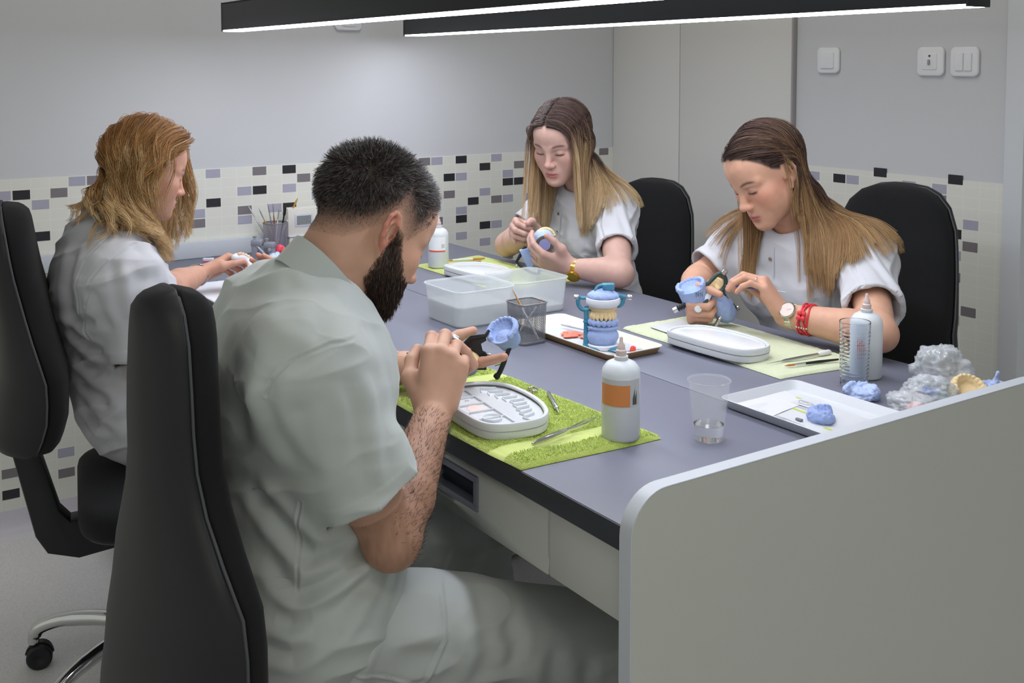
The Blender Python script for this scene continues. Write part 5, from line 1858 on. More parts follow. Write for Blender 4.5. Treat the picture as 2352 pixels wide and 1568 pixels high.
tool_line('brush', 'pale brush with yellow end on the green cloth behind the rust one', 'brush', (.573, .906), (.545, .775), [('handle', M_wood, [(0, .0022), (.28, .0036), (.3, .0034)]), ('shaft', M_pearlh, [(.3, .0034), (.8, .003)]), ('bristles', M_brist, [(.8, .0026), (1, .0004)])], .7595, 'brushes on the green cloth')
tool_line('brush', 'fine sable brush with black handle on pale green towel', 'brush', (1.975, .868), (1.946, .74), [('handle', M_blk, [(0, .002), (.35, .0032), (.62, .0026)]), ('ferrule', M_chrome, [(.62, .0026), (.82, .0022)]), ('bristles', M_brist, [(.82, .002), (.92, .0022), (1, .0003)])], .7612)
tool_line('probe', 'steel instrument with white end cap on pale green towel', 'instrument', (1.928, .90), (1.917, .718), [('cap', M_pearl, [(0, .0035), (.02, .0055), (.15, .0058), (.2, .0035)]), ('handle', M_steel, [(.2, .0028), (.4, .0032), (.7, .003), (.76, .0016)]), ('tip', M_chrome, [(.76, .0014), (1, .0003)])], .7618)
# artery forceps / scissors
t = thing('scissors', 'steel scissors with ring handles behind the palette box on the lime towel', 'scissors', (1.845, .196, .7605), -.28)
for s in (-1, 1):
    b = MB()
    ring = [(-.052 + .011 * math.cos(a), s * .0165 + .0085 * math.sin(a), .003) for a in [2 * PI * k / 20 for k in range(20)]]
    b.tube(ring, .0019, 8, closed=True)
    b.tube([(-.042, s * .012, .003), (-.02, s * .0045, .003), (0, 0, .003 + s * .001), (.03, -s * .003, .003 + s * .0008), (.062, -s * .0012, .0025)], [.0021, .0022, .003, .0024, .0008], 8, flat=((0, 0, 1), .7))
    b.build('blade_with_ring', M_chrome, t)
b = MB(); b.lathe([(0, .0065), (.0024, .0062), (.0026, .0005), (0, .0003)], 12); b.build('pivot', M_steel, t)
# cross-lock tweezers
t = thing('tweezers', 'bent steel tweezers leaning to the bottle with orange label', 'tweezers', (2.04, .058, .7605), math.atan2(.15, -.035))
for s in (-1, 1):
    b = MB()
    b.tube([(0, s * .0008, .004), (.03, s * .0035, .004), (.07, s * .004, .0045), (.095, -s * .001, .005), (.125, -s * .005, .006), (.15, -s * .0045 + (.003 if s > 0 else 0), .0075), (.165, -s * .003, .0105 if s > 0 else .006)], [.0034, .0042, .0042, .0036, .0024, .0013, .0005], 8, flat=((0, 1, 0), .35))
    b.build('arm', M_chrome, t)
b = MB(); b.box((-.002, -.0022, .0012), (.012, .0022, .007), bev=.0012); b.build('end_weld', M_steel, t)

# ------------------------------------------------------------------ clear tubs
def tub(loc, w, d, h, label, rz=0., content=0.):
    t = thing('plastic_tub', label, 'tub', loc, rz, 'clear plastic tubs')
    b = MB()
    def ring(k, z, r):
        return [(x, y, z) for x, y in rrect(-w / 2 * k, -d / 2 * k, w / 2 * k, d / 2 * k, r, 7)]
    th = .0016
    rs = [ring(.84, 0, .022), ring(.87, .0012, .024), ring(.89, .006, .025), ring(.96, h - .004, .027), ring(1.0, h - .003, .03), ring(1.012, h - .0015, .031), ring(1.005, h, .03), ring(.955, h, .026), ring(.945, h - .004, .025), ring(.875, .0065, .023), ring(.855, .0028, .022), ring(.83, .002, .021)]
    n = len(rs[0])
    vs = [p for r_ in rs for p in r_]
    fs = [(i * n + k, i * n + (k + 1) % n, (i + 1) * n + (k + 1) % n, (i + 1) * n + k) for i in range(len(rs) - 1) for k in range(n)]
    fs += [tuple(range(n - 1, -1, -1)), tuple((len(rs) - 1) * n + k for k in range(n))]
    b.add(vs, fs); b.build('tub_body', M_tub, t, smooth=50)
    if content:
        r2 = [ring(.825, .0032, .02), ring(.87 - .02, .0075, .02), ring(.875 + .055 * content - .012, h * content, .022)]
        b = MB(); b.add([p for r_ in r2 for p in r_], [(i * n + k, i * n + (k + 1) % n, (i + 1) * n + (k + 1) % n, (i + 1) * n + k) for i in range(2) for k in range(n)] + [tuple(range(n - 1, -1, -1)), tuple(2 * n + k for k in range(n))])
        b.build('cloudy_water', mat('cloudy water', 'e9ecea', .25, trans=.6, ior=1.1), t)
    return t
tub((1.212, .452, .7505), .178, .172, .088, 'frosted plastic tub nearer the bearded man, beside the wire mesh cup', 0., .55)
tub((1.19, .632, .7505), .172, .17, .085, 'frosted plastic tub behind the first one, next to the green cloth', 0., .2)

# ------------------------------------------------------------------ wire mesh cups
def mesh_mat(name, col, sc):
    m = bpy.data.materials.new(name)
    m.use_nodes = True
    N, L = m.node_tree.nodes, m.node_tree.links
    b = N['Principled BSDF']
    b.inputs['Base Color'].default_value = (*lin(col), 1)
    b.inputs['Metallic'].default_value = .6
    b.inputs['Roughness'].default_value = .4
    tc = N.new('ShaderNodeTexCoord')
    sp = N.new('ShaderNodeSeparateXYZ')
    L.new(tc.outputs['UV'], sp.inputs[0])
    outs = []
    for sg in (1, -1):
        a = N.new('ShaderNodeMath'); a.operation = 'MULTIPLY'; a.inputs[1].default_value = sg * .62
        L.new(sp.outputs[1], a.inputs[0])
        s_ = N.new('ShaderNodeMath'); s_.operation = 'ADD'
        L.new(sp.outputs[0], s_.inputs[0]); L.new(a.outputs[0], s_.inputs[1])
        q = N.new('ShaderNodeMath'); q.operation = 'MULTIPLY'; q.inputs[1].default_value = sc
        L.new(s_.outputs[0], q.inputs[0])
        f = N.new('ShaderNodeMath'); f.operation = 'FRACT'
        L.new(q.outputs[0], f.inputs[0])
        g = N.new('ShaderNodeMath'); g.operation = 'LESS_THAN'; g.inputs[1].default_value = .36
        L.new(f.outputs[0], g.inputs[0])
        outs.append(g)
    mx = N.new('ShaderNodeMath'); mx.operation = 'MAXIMUM'
    L.new(outs[0].outputs[0], mx.inputs[0]); L.new(outs[1].outputs[0], mx.inputs[1])
    L.new(mx.outputs[0], b.inputs['Alpha'])
    return m
M_mesh = mesh_mat('wire mesh', '8b8c90', 300)
M_mesh2 = mesh_mat('pale wire mesh', 'a9a6b4', 420)
def mesh_cup(loc, hw, h, label, m, square=True):
    t = thing('mesh_cup', label, 'pencil cup', loc)
    o = rrect(-hw, -hw, hw, hw, .012 if square else hw * .95, 8)
    n = len(o)
    b = MB()
    k0 = .93
    vs = [(x * k0, y * k0, .006) for x, y in o] + [(x, y, h - .002) for x, y in o]
    b.add(vs, [(k, (k + 1) % n, n + (k + 1) % n, n + k) for k in range(n)])
    w_ = b.build('mesh_wall', m, t, smooth=60)
    u = w_.data.uv_layers.new(name='UVMap')
    per = [0]
    for k in range(n):
        a, c = o[k], o[(k + 1) % n]
        per.append(per[-1] + math.hypot(a[0] - c[0], a[1] - c[1]))
    for p in w_.data.polygons:
        for li in p.loop_indices:
            v_ = w_.data.vertices[w_.data.loops[li].vertex_index].co
            best = min(range(n), key=lambda k: min((v_.x - o[k][0]) ** 2 + (v_.y - o[k][1]) ** 2, (v_.x - o[k][0] * k0) ** 2 + (v_.y - o[k][1] * k0) ** 2))
            s_ = per[best]
            if best == 0 and min(p.vertices) % n == 0 and max(x % n for x in p.vertices) == n - 1:
                s_ = per[n]
            u.data[li].uv = (s_, v_.z)
    b = MB(); b.tube([(x, y, h - .001) for x, y in o], .0019, 8, closed=True); b.build('top_wire', mat('grey coated wire', '85868a', .4, .5), t)
    b = MB(); b.prism([(x * .94, y * .94) for x, y in o], 0, .006, bev=.001); b.build('base_plate', mat('grey coated wire', '85868a', .4, .5), t)
    return t
mesh_cup((1.463, .447, .7505), .035, .09, 'square wire mesh cup holding two brushes on the bench', M_mesh)
def stick(name, label, cat, p0, p1, parts, group=None):
    return tool_line(name, label, cat, p0[:2], p1[:2], parts, 0, group, (p0[2], p1[2]))
stick('brush', 'slim brush with amber tip standing in square mesh cup, leaning left', 'brush', (1.488, .462, .7575), (1.42, .437, .862), [('handle', M_pearlh, [(0, .0018), (.3, .0026), (.62, .0022)]), ('ferrule', M_wood, [(.62, .0022), (.85, .0016)]), ('bristles', M_brist, [(.85, .0014), (1, .0003)])], 'brushes in the square mesh cup')
stick('brush', 'slim brush standing in square mesh cup, leaning right', 'brush', (1.441, .432, .7575), (1.484, .474, .847), [('handle', M_pearlh, [(0, .0016), (.5, .0022), (.8, .0016)]), ('bristles', M_brist, [(.8, .0014), (1, .0003)])], 'brushes in the square mesh cup')
# ------------------------------------------------------------------ dental models
def cast_prims(Fd, M, w=.030, d=.036, base=.018, teeth=True, fill=True, tooth=.0046, gum=.006, solid=True, n=13):
    """horseshoe model: arch in xy opening to -y, teeth along +z; M maps to the field's space"""
    R = np.array(M.to_3x3()); o = np.array(M.translation)
    W = lambda p: o + R @ np.array(p, float)
    arc = []
    for k in range(n):
        a = PI * (-.06 + 1.12 * k / (n - 1))
        arc.append((w * math.cos(a) * (1.0 if math.sin(a) > 0 else 1.02), d * math.sin(a) - d * .35))
    for (x0, y0), (x1, y1) in zip(arc, arc[1:]):
        Fd.cap(W((x0, y0, -base * .3)), W((x1, y1, -base * .3)), gum * 1.25, gum * 1.25, .006)
        Fd.cap(W((x0, y0, 0)), W((x1, y1, 0)), gum * .85, gum * .85, .006)
    if solid:
        Fd.ell(W((0, -d * .08, -base * .75)), (w * 1.16, d * .98, base * .62), R, .006)
    if fill:
        Fd.ell(W((0, -d * .25, -base * .25)), (w * .72, d * .7, base * .4), R, .005)
    if teeth:
        for k, (x, y) in enumerate(arc):
            big = 1.25 if k < 4 or k > n - 5 else .95
            t = (math.cos(PI * k / (n - 1)), math.sin(PI * k / (n - 1)))
            Rt = R @ rotz(math.atan2(t[1], t[0]))
            Fd.ell(W((x, y, gum * .75)), (tooth * .85 * big, tooth * big, tooth * 1.35), Rt, .0016)
            if big > 1:
                for q in (-1, 1):
                    Fd.ell(W((x + q * .0018, y, gum * .75 + tooth * 1.1)), (.0016, .0019, .0014), Rt, .001)
def field_obj(Fd, name, m, parent, res=.0011, noise=.0003, sm=1):
    v, q = Fd.mesh(res)
    if sm:
        v = smooth_verts(v, q, sm, .4)
    if noise:
        v = v + vnormals(v, q) * (noise * vnoise(v, 260, 2) + noise * vnoise(v, 90, 4))[:, None]
    o = np_mesh(name, v, q, m, parent)
    return o
def cast(name, parent, m, M, **kw):
    Fd = Field(); cast_prims(Fd, M, **kw)
    return field_obj(Fd, name, m, parent)
def bowl_cast(name, parent, m, M, r, h, taper=.62):
    """impression model: tapering base, rim of teeth round a hollow with a palate in it; M's z is the teeth side"""
    R = np.array(M.to_3x3()); o = np.array(M.translation)
    W = lambda x, y, z: o + R @ np.array((x, y, z), float)
    Fd = Field()
    Fd.tcone(W(0, 0, -h), W(0, 0, 0), r * taper, r * .97, .002)
    Fd.ell(W(0, 0, -h * .9), (r * taper * .98, r * taper * .98, h * .2), R, .008)
    Fd.ell(W(0, -r * .12, .002), (r * .74, r * .78, r * .36), R, .004, 's')
    Fd.ell(W(0, -r * .3, -r * .2), (r * .46, r * .5, r * .22), R, .004)
    n = 15
    for k in range(n):
        a = PI * (-.22 + 1.44 * k / (n - 1))
        x, y = r * .87 * math.cos(a), r * .87 * math.sin(a)
        Rt = R @ rotz(a)
        g = .0062 if k < 5 or k > n - 6 else .005
        Fd.ell(W(x, y, .001), (g * .9, g, g * 1.15), Rt, .002)
        if k < 5 or k > n - 6:
            for q in (-1, 1):
                for e in (-1, 1):
                    Fd.ell(W(x * (1 + e * .075) - q * .0026 * math.sin(a), y * (1 + e * .075) + q * .0026 * math.cos(a), g * 1.0), (.0021, .0021, .0018), Rt, .0014)
    return field_obj(Fd, name, m, parent, .001, .0005)
def HF(O):
    """local frame at O: x to picture right along the bench, y away, z up (a place, not a lens: all points get depth)"""
    return frame(O, x=V((RT.x, RT.y, 0)), z=V((0, 0, 1)))
def puck(b, r0, r1, z0, z1, mi=0, M=None, n=40, jit=.02, sy=1.):
    prof = [(0, z0), (r0 - .001, z0), (r0, z0 + .0012), ((r0 + r1) / 2 * 1.01, (z0 + z1) / 2), (r1, z1 - .0015), (r1 - .0015, z1), (0, z1)]
    b.lathe(prof, n, mi, M, sy=sy)

# cream tray with the teal articulator
t = thing('serving_tray', 'cream shallow tray under the teal articulator', 'tray', (1.525, .562, .7505))
def tray_mesh(t, x0, y0, x1, y1, h, m, me=None, th=.0018, fl=.92):
    b = MB()
    def ring(k, z, r):
        cx, cy = (x0 + x1) / 2, (y0 + y1) / 2
        hw, hd = (x1 - x0) / 2 - (1 - k) * .16, (y1 - y0) / 2 - (1 - k) * .16
        return [(cx + x, cy + y, z) for x, y in rrect(-hw, -hd, hw, hd, r, 6)]
    rs = [ring(.93, 0, .012), ring(.945, .0012, .014), ring(.985, h - .003, .017), ring(1, h - .0015, .02), ring(1.003, h, .02), ring(.995, h + .0006, .019), ring(.975, h - .002, .016), ring(.94, .003, .012), ring(.925, .0022, .011)]
    n = len(rs[0])
    b.add([p for r in rs for p in r], [(i * n + k, i * n + (k + 1) % n, (i + 1) * n + (k + 1) % n, (i + 1) * n + k) for i in range(len(rs) - 1) for k in range(n)] + [tuple(range(n - 1, -1, -1)), tuple((len(rs) - 1) * n + k for k in range(n))],
          )
    if me is not None:
        b.mi = [1 if f < 2 * n else 0 for f in range(len(b.f))]; b.mi[(len(rs) - 1) * n] = 1
    return b.build('tray_body', [m, me] if me is not None else m, t, smooth=50)
tray_mesh(t, -.185, -.074, .185, .074, .016, M_tray, M_traye)
sheet('tray_paper', 'white paper lining the cream tray', 'paper', ((1.40, .505), (1.66, .50), (1.665, .61), (1.41, .62)), .7532, M_paper, .0)
def blob(name, label, cat, loc, r, m, n=5, seed=0, flat=.5, group=None):
    t = thing(name, label, cat, loc, 0, group)
    q = random.Random(seed)
    Fd = Field()
    for k in range(n):
        rr = r * q.uniform(.35, .7)
        Fd.ell((q.uniform(-r, r) * .6, q.uniform(-r, r) * .6, rr * flat), (rr, rr * q.uniform(.7, 1.1), rr * flat), rotz(q.uniform(0, 3)), .003)
    Fd.half((0, 0, .0004), (0, 0, 1), (-.1, -.1, -.05), (.1, .1, .001), .0005)
    field_obj(Fd, 'lump', m, t, .0012 if r > .012 else .0008, .0006)
    return t
t = thing('wax_sheet', 'crumpled pink wax pieces on paper in the cream tray', 'wax', (1.50, .548, .7545))
Fd = Field()
q_ = random.Random(4)
for k in range(10):
    x, y = q_.uniform(-.03, .035), q_.uniform(-.016, .018)
    Fd.ell((x, y, .0035), (q_.uniform(.009, .016), q_.uniform(.006, .01), .0028), rotz(q_.uniform(0, 3)), .003)
field_obj(Fd, 'wax', M_wax, t, .001, .0006)
tool_line('tweezers', 'thin dark tweezers lying at the back of the cream tray', 'tweezers', (1.42, .575), (1.545, .60), [('arm', M_steel, [(0, .002), (.3, .0028), (.8, .0016), (1, .0005)])], .762)
blob('wax_piece', 'small red wax tooth at the right end of the cream tray', 'wax', (1.668, .578, .754), .0085, mat('red wax', 'e0473f', .35), 4, 3, .9)
t = thing('paper_label', 'small white paper slip in front of the teal articulator in the tray', 'paper', (1.655, .545, .7545))
b = MB(); b.prism([(-.022, -.012), (.03, -.006), (.028, .012), (-.02, .01)], .003, .0036); b.build('paper', M_paper, t)

t = thing('articulator', 'teal articulator with stacked blue and yellow plaster models on cream tray', 'articulator')
t.matrix_world = HF((1.612, .543, .7545))
b = MB(); puck(b, .031, .0335, .0, .010); b.build('mounting_plaster', M_plaster, t)
Fd = Field()
Fd.ell((0, 0, .026), (.0345, .031, .024), None, .004); Fd.ell((0, 0, .046), (.034, .030, .008), None, .004)
Fd.ell((0, 0, .058), (.029, .027, .008), None, .004)
for k in range(16):
    a = 2 * PI * k / 16
    Fd.ell((.029 * math.cos(a), .027 * math.sin(a), .058), (.006, .006, .007), None, .002)
Fd.half((0, 0, .008), (0, 0, 1), (-.1, -.1, -.02), (.1, .1, .009), .001)
field_obj(Fd, 'lower_model', M_blue, t, .0011, .0004)
Fd = Field()
Fd.ell((0, 0, .089), (.031, .028, .010), None, .004); Fd.ell((0, 0, .077), (.027, .0245, .012), None, .004)
for k in range(18):
    a = 2 * PI * k / 18
    Fd.ell((.0262 * math.cos(a), .024 * math.sin(a), .070), (.0042, .0042, .0085), rotz(a), .0015)
field_obj(Fd, 'tooth_model', M_yellow, t, .001, .0003)
b = MB(); b.lathe([(0, .092), (.032, .092), (.036, .096), (.037, .104), (.036, .109), (.034, .11)], 40); b.build('plaster_ring', M_plaster, t)
Fd = Field(); Fd.ell((0, 0, .112), (.0345, .032, .015), None, .004); Fd.cap((0, 0, .12), (.012, 0, .130), .012, .008, .01)
Fd.half((0, 0, .108), (0, 0, 1), (-.1, -.1, .05), (.1, .1, .109), .001)
field_obj(Fd, 'upper_model', M_blue, t, .0012, .0006)
b = MB()
b.tube(cubic([(-.056, .006, .108), (-.03, .004, .108), (-.018, 0, .118), (-.012, 0, .132), (.004, -.004, .138), (.022, -.006, .138)], 4), [.0038] * 21, 10, flat=((0, 1, 0), 1.3))
b.box((-.002, -.014, .128), (.024, .006, .1405), bev=.002)
b.tube([(.03, 0, .118), (.036, .002, .112), (.05, .004, .109)], [.004, .005, .004], 10)
b.build('upper_arm', M_teal, t)
b = MB()
b.tube(cubic([(-.052, .004, .112), (-.053, .004, .095), (-.044, .002, .083), (-.028, .0, .084), (-.022, 0, .09)], 5), [.0048] * 21, 10, flat=((0, 1, 0), 1.2))
b.tube([(-.036, 0, .084), (-.036, 0, .055), (-.036, 0, .012), (-.036, 0, .004)], [.0055, .005, .0062, .0075], 12)
b.lathe([(.0052, .054), (.0068, .0555), (.0068, .0585), (.0052, .06)], 16, M=Tr(-.036, 0, 0))
b.tube(cubic([(.043, .006, .112), (.044, .006, .098), (.038, .006, .09), (.026, .012, .088)], 4), [.0042] * 13, 10)
b.box((-.042, -.012, .0), (-.012, .012, .008), bev=.002); b.box((-.03, -.03, -.0), (.044, -.01, .006), bev=.002); b.box((.012, -.038, 0.0), (.028, -.02, .007), bev=.002); b.tube(cubic([(.026, .012, .088), (.02, .04, .086), (-.012, .04, .085), (-.036, .01, .084)], 5), .0042, 10)
b.build('lower_frame', M_teal, t)
for x in (-.062, .053):
    b = MB(); b.lathe([(0, 0), (.0055, 0), (.006, .001), (.006, .009), (.0055, .01), (0, .01)], 16, M=Tr(x, .004, .109) @ Matrix.Rotation(PI / 2, 4, 'Y')); b.build('hinge_knob', M_steel, t)

# black articulator with blue model held by the bearded man
t = thing('articulator', 'black articulator with open blue jaw model in the hands of the bearded man', 'articulator')
t.matrix_world = HF((1.755, .156, .841))
def XZ(x, y, z=0.):      # millimetres across, up and away
    return (x / 1000, z / 1000, y / 1000)
Mb = frame(XZ(28, 33, 2), x=(.88, .1, -.42), z=(-.42, -.5, .76))
o = bowl_cast('upper_model', t, M_blue, Mb, .031, .034)
b = MB()
b.tube(cubic([XZ(52, 50, 14), XZ(56, 38, 12), XZ(52, 20, 6), XZ(41, 2, 0), XZ(33, -18, -2), XZ(22, -44, -4), XZ(14, -54, -4)], 5), [.0028] * 5 + [.0036] * 8 + [.0042] * 8 + [.0048] * 6 + [.0062] * 2 + [.0058, .005], 12)
b.build('incisal_arm', M_blk, t)
b = MB()
poly = [(-52, -8), (-28, 22), (-4, 26), (-2, 15), (-12, 9), (-9, -4), (-2, -8), (-18, -28), (-46, -28)]
b.prism([(x / 1000, y / 1000) for x, y in poly], -.003, .003, M=Matrix(((1, 0, 0, 0), (0, 0, 1, 0), (0, 1, 0, 0), (0, 0, 0, 1))), bev=.0015)
b.tube([XZ(-54, -4, -4), XZ(-30, 22, -4), XZ(-4, 25, -4), XZ(3, 34, 0)], [.0042, .0042, .004, .003], 10)
b.tube([XZ(-44, -28, -3), XZ(-12, -26, -4), XZ(-2, -9, -4)], .003, 10)
b.box(XZ(-20, -40, -3), XZ(-2, -33, 3), bev=.0015)
b.build('body_plate', M_blk, t)
b = MB(); b.lathe([(0, 0), (.007, 0), (.0075, .001), (.0075, .012), (.006, .013), (0, .013)], 18, M=Tr(*XZ(-66, 20, 4)) @ Matrix.Rotation(PI / 2 + .5, 4, 'Y')); b.build('thumb_knob', M_steel, t)
b = MB()
b.box(XZ(0, -16, -5), XZ(7, -9, 3), bev=.001); b.box(XZ(3, -30, -5), XZ(12, -22, 2), bev=.001); b.tube([XZ(0, -12, -4), XZ(14, -24, -5)], .0028, 10)
b.lathe([(0, 0), (.0065, 0), (.0065, .01), (0, .01)], 16, M=Tr(*XZ(12, -26, -6)) @ Matrix.Rotation(1.2, 4, 'Y'))
b.build('hinge', M_chrome, t)
b = MB(); b.box(XZ(20, -28, -8), XZ(24, -20, -4), bev=.001); b.build('bumper', mat('lime bumper', 'd6da7a', .5), t)
cast('tooth_model', t, M_yellow, frame(XZ(-40, -20, -6), x=(.9, -.1, .3), z=(-.3, -.25, .9)), w=.017, d=.02, base=.012, fill=False)
b = MB(); b.ball(XZ(-38, -38, -2), (.02, .017, .013)); b.build('lower_model', M_blue, t)
tool_line('probe', 'steel wax instrument held in the right hand of the bearded man', 'instrument', (1.77, -.02), (1.735, .155), [('handle', M_steel, [(0, .0018), (.1, .003), (.6, .003), (.7, .0018)]), ('tip', M_chrome, [(.7, .0016), (1, .0004)])], 0, None, (.862, .838))

# dark green articulator held by the woman with the red bracelet
t = thing('articulator', 'dark green articulator with two blue models in the hand of the woman with red bracelet', 'articulator')
t.matrix_world = HF((1.608, .848, .827))
o = bowl_cast('upper_model', t, M_blue, frame(XZ(-33, 26, -2), x=(.94, -.1, .34), z=(-.34, -.22, .92)), .035, .05, taper=.82)
b = MB(); b.tube([XZ(10, 16, -14), XZ(2, 0, -18), XZ(-6, -14, -14)], [.0065, .007, .006], 10, flat=((0, 1, 0), .6)); b.build('plaster_band', M_plaster, t)
b = MB()   # pencilled initials on the model
def stroke(p, q): b.tube([XZ(*p, -37.0), XZ(*q, -38.4)], .0005, 5)
for dx in (0, 9):
    stroke((-26 + dx, 8), (-27 + dx, 19)); stroke((-27 + dx, 19), (-21 + dx, 10)); stroke((-21 + dx, 10), (-22 + dx, 21))
b.build('pencil_writing', M_ink, t)
b = MB()
b.tube(cubic([XZ(2, 30, -8), XZ(16, 44, -8), XZ(30, 56, -6), XZ(42, 52, -6), XZ(47, 38, -6), XZ(42, 22, -6), XZ(30, 13, -8), XZ(16, 16, -8)], 5), .0048, 10, flat=((0, 1, 0), 1.1))
b.tube([XZ(36, 18, -4), XZ(46, 0, 0), XZ(72, -28, 4)], [.0058, .0062, .006], 12)
b.tube([XZ(12, 14, -10), XZ(-2, -8, -22), XZ(-16, -18, -24)], .0042, 10)
b.build('bracket', M_dkgreen, t)
b = MB()
b.lathe([(0, 0), (.006, 0), (.0065, .002), (.0065, .011), (.005, .012), (0, .012)], 16, M=Tr(*XZ(40, 55, -6)) @ Matrix.Rotation(.6, 4, 'Y'))
b.lathe([(.006, 0), (.0085, .001), (.0085, .005), (.006, .006)], 16, M=Tr(*XZ(47, -1, 0)) @ Matrix.Rotation(2.3, 4, 'Y'))
b.lathe([(0, 0), (.0068, 0), (.0068, .010), (0, .010)], 16, M=Tr(*XZ(-74, -30, -8)) @ Matrix.Rotation(1.1, 4, 'Y'))
b.tube(cubic([XZ(22, -66, -14), XZ(34, -46, -10), XZ(50, -34, -2), XZ(72, -30, 4), XZ(80, -26, 6)], 5), [.0045] * 8 + [.0058] * 13, 10)
b.build('chrome_fittings', M_chrome, t)
b = MB()
for k in range(6):
    p0 = V(XZ(-64 + k * 5.2, -25 + k * 2.2, -8))
    b.lathe([(.0045, 0), (.0078, .001), (.0078, .0032), (.0045, .0042)], 16, M=Tr(*p0) @ Matrix.Rotation(1.1, 4, 'Y'))
b.tube([XZ(-66, -26, -8), XZ(-32, -11, -8)], .0045, 10); b.build('black_spring', M_blk, t)
b = MB(); b.lathe([(0, -.002), (.0085, -.001), (.009, .001), (.0075, .005), (0, .006)], 20, M=Tr(*XZ(-20, -21, -27)) @ Matrix.Rotation(PI / 2, 4, 'X')); b.build('white_knob', M_pearl, t)
Fd = Field(); Fd.cap(XZ(26, -2, 6), XZ(50, -36, 8), .022, .026, .01); Fd.ell(XZ(40, -20, 6), (.03, .022, .022), roty(.8), .01)
field_obj(Fd, 'lower_model', M_blue, t, .0014, .0007)
cast('tooth_model', t, M_yellow, frame(XZ(24, 30, 6), x=(.9, .2, .3), z=(-.2, -.4, .9)), w=.014, d=.016, base=.01, fill=False)
tool_line('probe', 'thin blue ended probe in the left hand of the woman with the red bracelet', 'probe', (1.765, .945), (1.66, .862), [('tail', M_steel, [(0, .0004), (.25, .0012)]), ('grip', mat('blue grip', '4a62b4', .35), [(.25, .0022), (.8, .0024), (.86, .0014)]), ('tip', M_chrome, [(.86, .0012), (1, .0004)])], 0, None, (.855, .862))

# model held by the woman with the gold watch
t = thing('articulator', 'pale blue jaw model with black fittings held by the woman with gold watch', 'articulator')
t.matrix_world = HF((.938, .872, .868))
Fd = Field(); Fd.ell((0, .006, .002), (.031, .03, .032), None, .004); Fd.cap((0, .02, -.006), (0, -.008, -.006), .026, .023, .006)
field_obj(Fd, 'model_body', mat('pale blue stone', 'b4c6e2', .6, noise=(80, .05)), t, .0014, .0005)
RXm = Matrix.Rotation(PI / 2, 4, 'X')
b = MB(); b.lathe([(.017, .022), (.025, .024), (.0262, .028), (.025, .033), (.018, .033)], 32, M=Tr(.001, 0, -.008) @ RXm); b.build('metal_ring', mat('dull grey metal', '6f6a62', .45, .6, noise=(150, .3)), t)
b = MB(); b.lathe([(0, .0335), (.0165, .0335), (.0175, .031), (.0175, .02)], 32, M=Tr(.001, 0, -.008) @ RXm); b.build('mounting_disc', mat('violet blue disc', '8f96c8', .6), t)
Fd = Field()
for k in range(9):
    a = PI * (.12 + .62 * k / 8)
    Fd.ell((.027 * math.cos(a) + .004, .002, .029 * math.sin(a) + .004), (.0048, .007, .006), roty(-a), .0015)
field_obj(Fd, 'tooth_row', M_yellow, t, .001, .0003)
b = MB(); b.prism([(-.07, -.028), (-.042, -.02), (-.018, -.062), (-.044, -.085)], -.011, .011, M=Matrix(((1, 0, 0, 0), (0, 0, 1, 0), (0, 1, 0, 0), (0, 0, 0, 1))), bev=.003); b.build('lower_model', M_blue, t)
b = MB(); b.tube([(-.052, .0, -.018), (-.066, -.004, -.04), (-.079, -.006, -.062), (-.06, -.012, -.078), (-.03, -.012, -.093), (-.016, -.01, -.094), (-.010, -.006, -.078)], [.0055, .005, .005, .0042, .0045, .0055, .005], 10)
b.build('black_frame', M_blk, t)
b = MB(); b.lathe([(0, 0), (.004, 0), (.004, .006), (0, .006)], 12, M=Tr(-.022, -.01, -.102)); b.lathe([(0, 0), (.004, 0), (.004, .006), (0, .006)], 12, M=Tr(-.076, -.008, -.072)); b.build('screw', M_chrome, t)
tool_line('probe', 'short silver instrument in the right hand of the woman with gold watch', 'instrument', (.868, .90), (.912, .848), [('handle', M_steel, [(0, .0018), (.7, .0024), (.8, .0012)]), ('tip', M_chrome, [(.8, .001), (1, .0003)])], 0, None, (.882, .906))

# white denture base held by the left woman
t = thing('dental_model', 'white horseshoe denture model in the fingers of the left woman', 'dental model')
Fd = Field()
Md = frame((.606, .118, .832), x=(.55, .5, -.45), z=(.45, .4, .75))
cast_prims(Fd, Md, w=.026, d=.03, base=.014, teeth=False, fill=False, solid=False, gum=.0072)
field_obj(Fd, 'denture_base', M_plaster, t, .0012, .0003)
Fd = Field(); R_ = np.array(Md.to_3x3()); o_ = np.array(Md.translation)
for k in range(11):
    a = PI * (.0 + 1.0 * k / 10)
    Fd.ell(o_ + R_ @ np.array((.026 * math.cos(a), .03 * math.sin(a) - .0105, .008)), (.0046, .0046, .0062), R_, .002)
field_obj(Fd, 'wax_teeth', mat('wax teeth', 'f0dcbc', .4, var=(60, 'e8b79a')), t, .001, .0003)

# ------------------------------------------------------------------ white tray, papers and bags by the end panel
t = thing('serving_tray', 'white tray with printed papers beside the end panel', 'tray', (2.178, .566, .7505))
tray_mesh(t, -.143, -.1, .143, .1, .018, mat('white tray plastic', 'cdd0d5', .35))
PR = [('lime_bars', M_lime, [(.02 + .0, .86, .10, .9), (.14, .86, .2, .9), (.24, .86, .3, .9), (.16, .50, .62, .545), (.70, .28, .99, .33), (.70, .05, .99, .1)]),
      ('text_lines', mat('grey print', '8a8d92', .7), [(.10 + .04 * k, .08 + .032 * (k % 3), .36 + .045 * k, .087 + .032 * (k % 3)) for k in range(6)] + [(.2, .60 + .03 * k, .36 + .03 * (k % 2), .607 + .03 * k) for k in range(4)])]
sheet('printed_form', 'white printed form with lime bars in the white tray', 'paper', ((2.075, .49), (2.29, .48), (2.285, .62), (2.08, .635)), .7532, M_paper, .004, prints=PR)
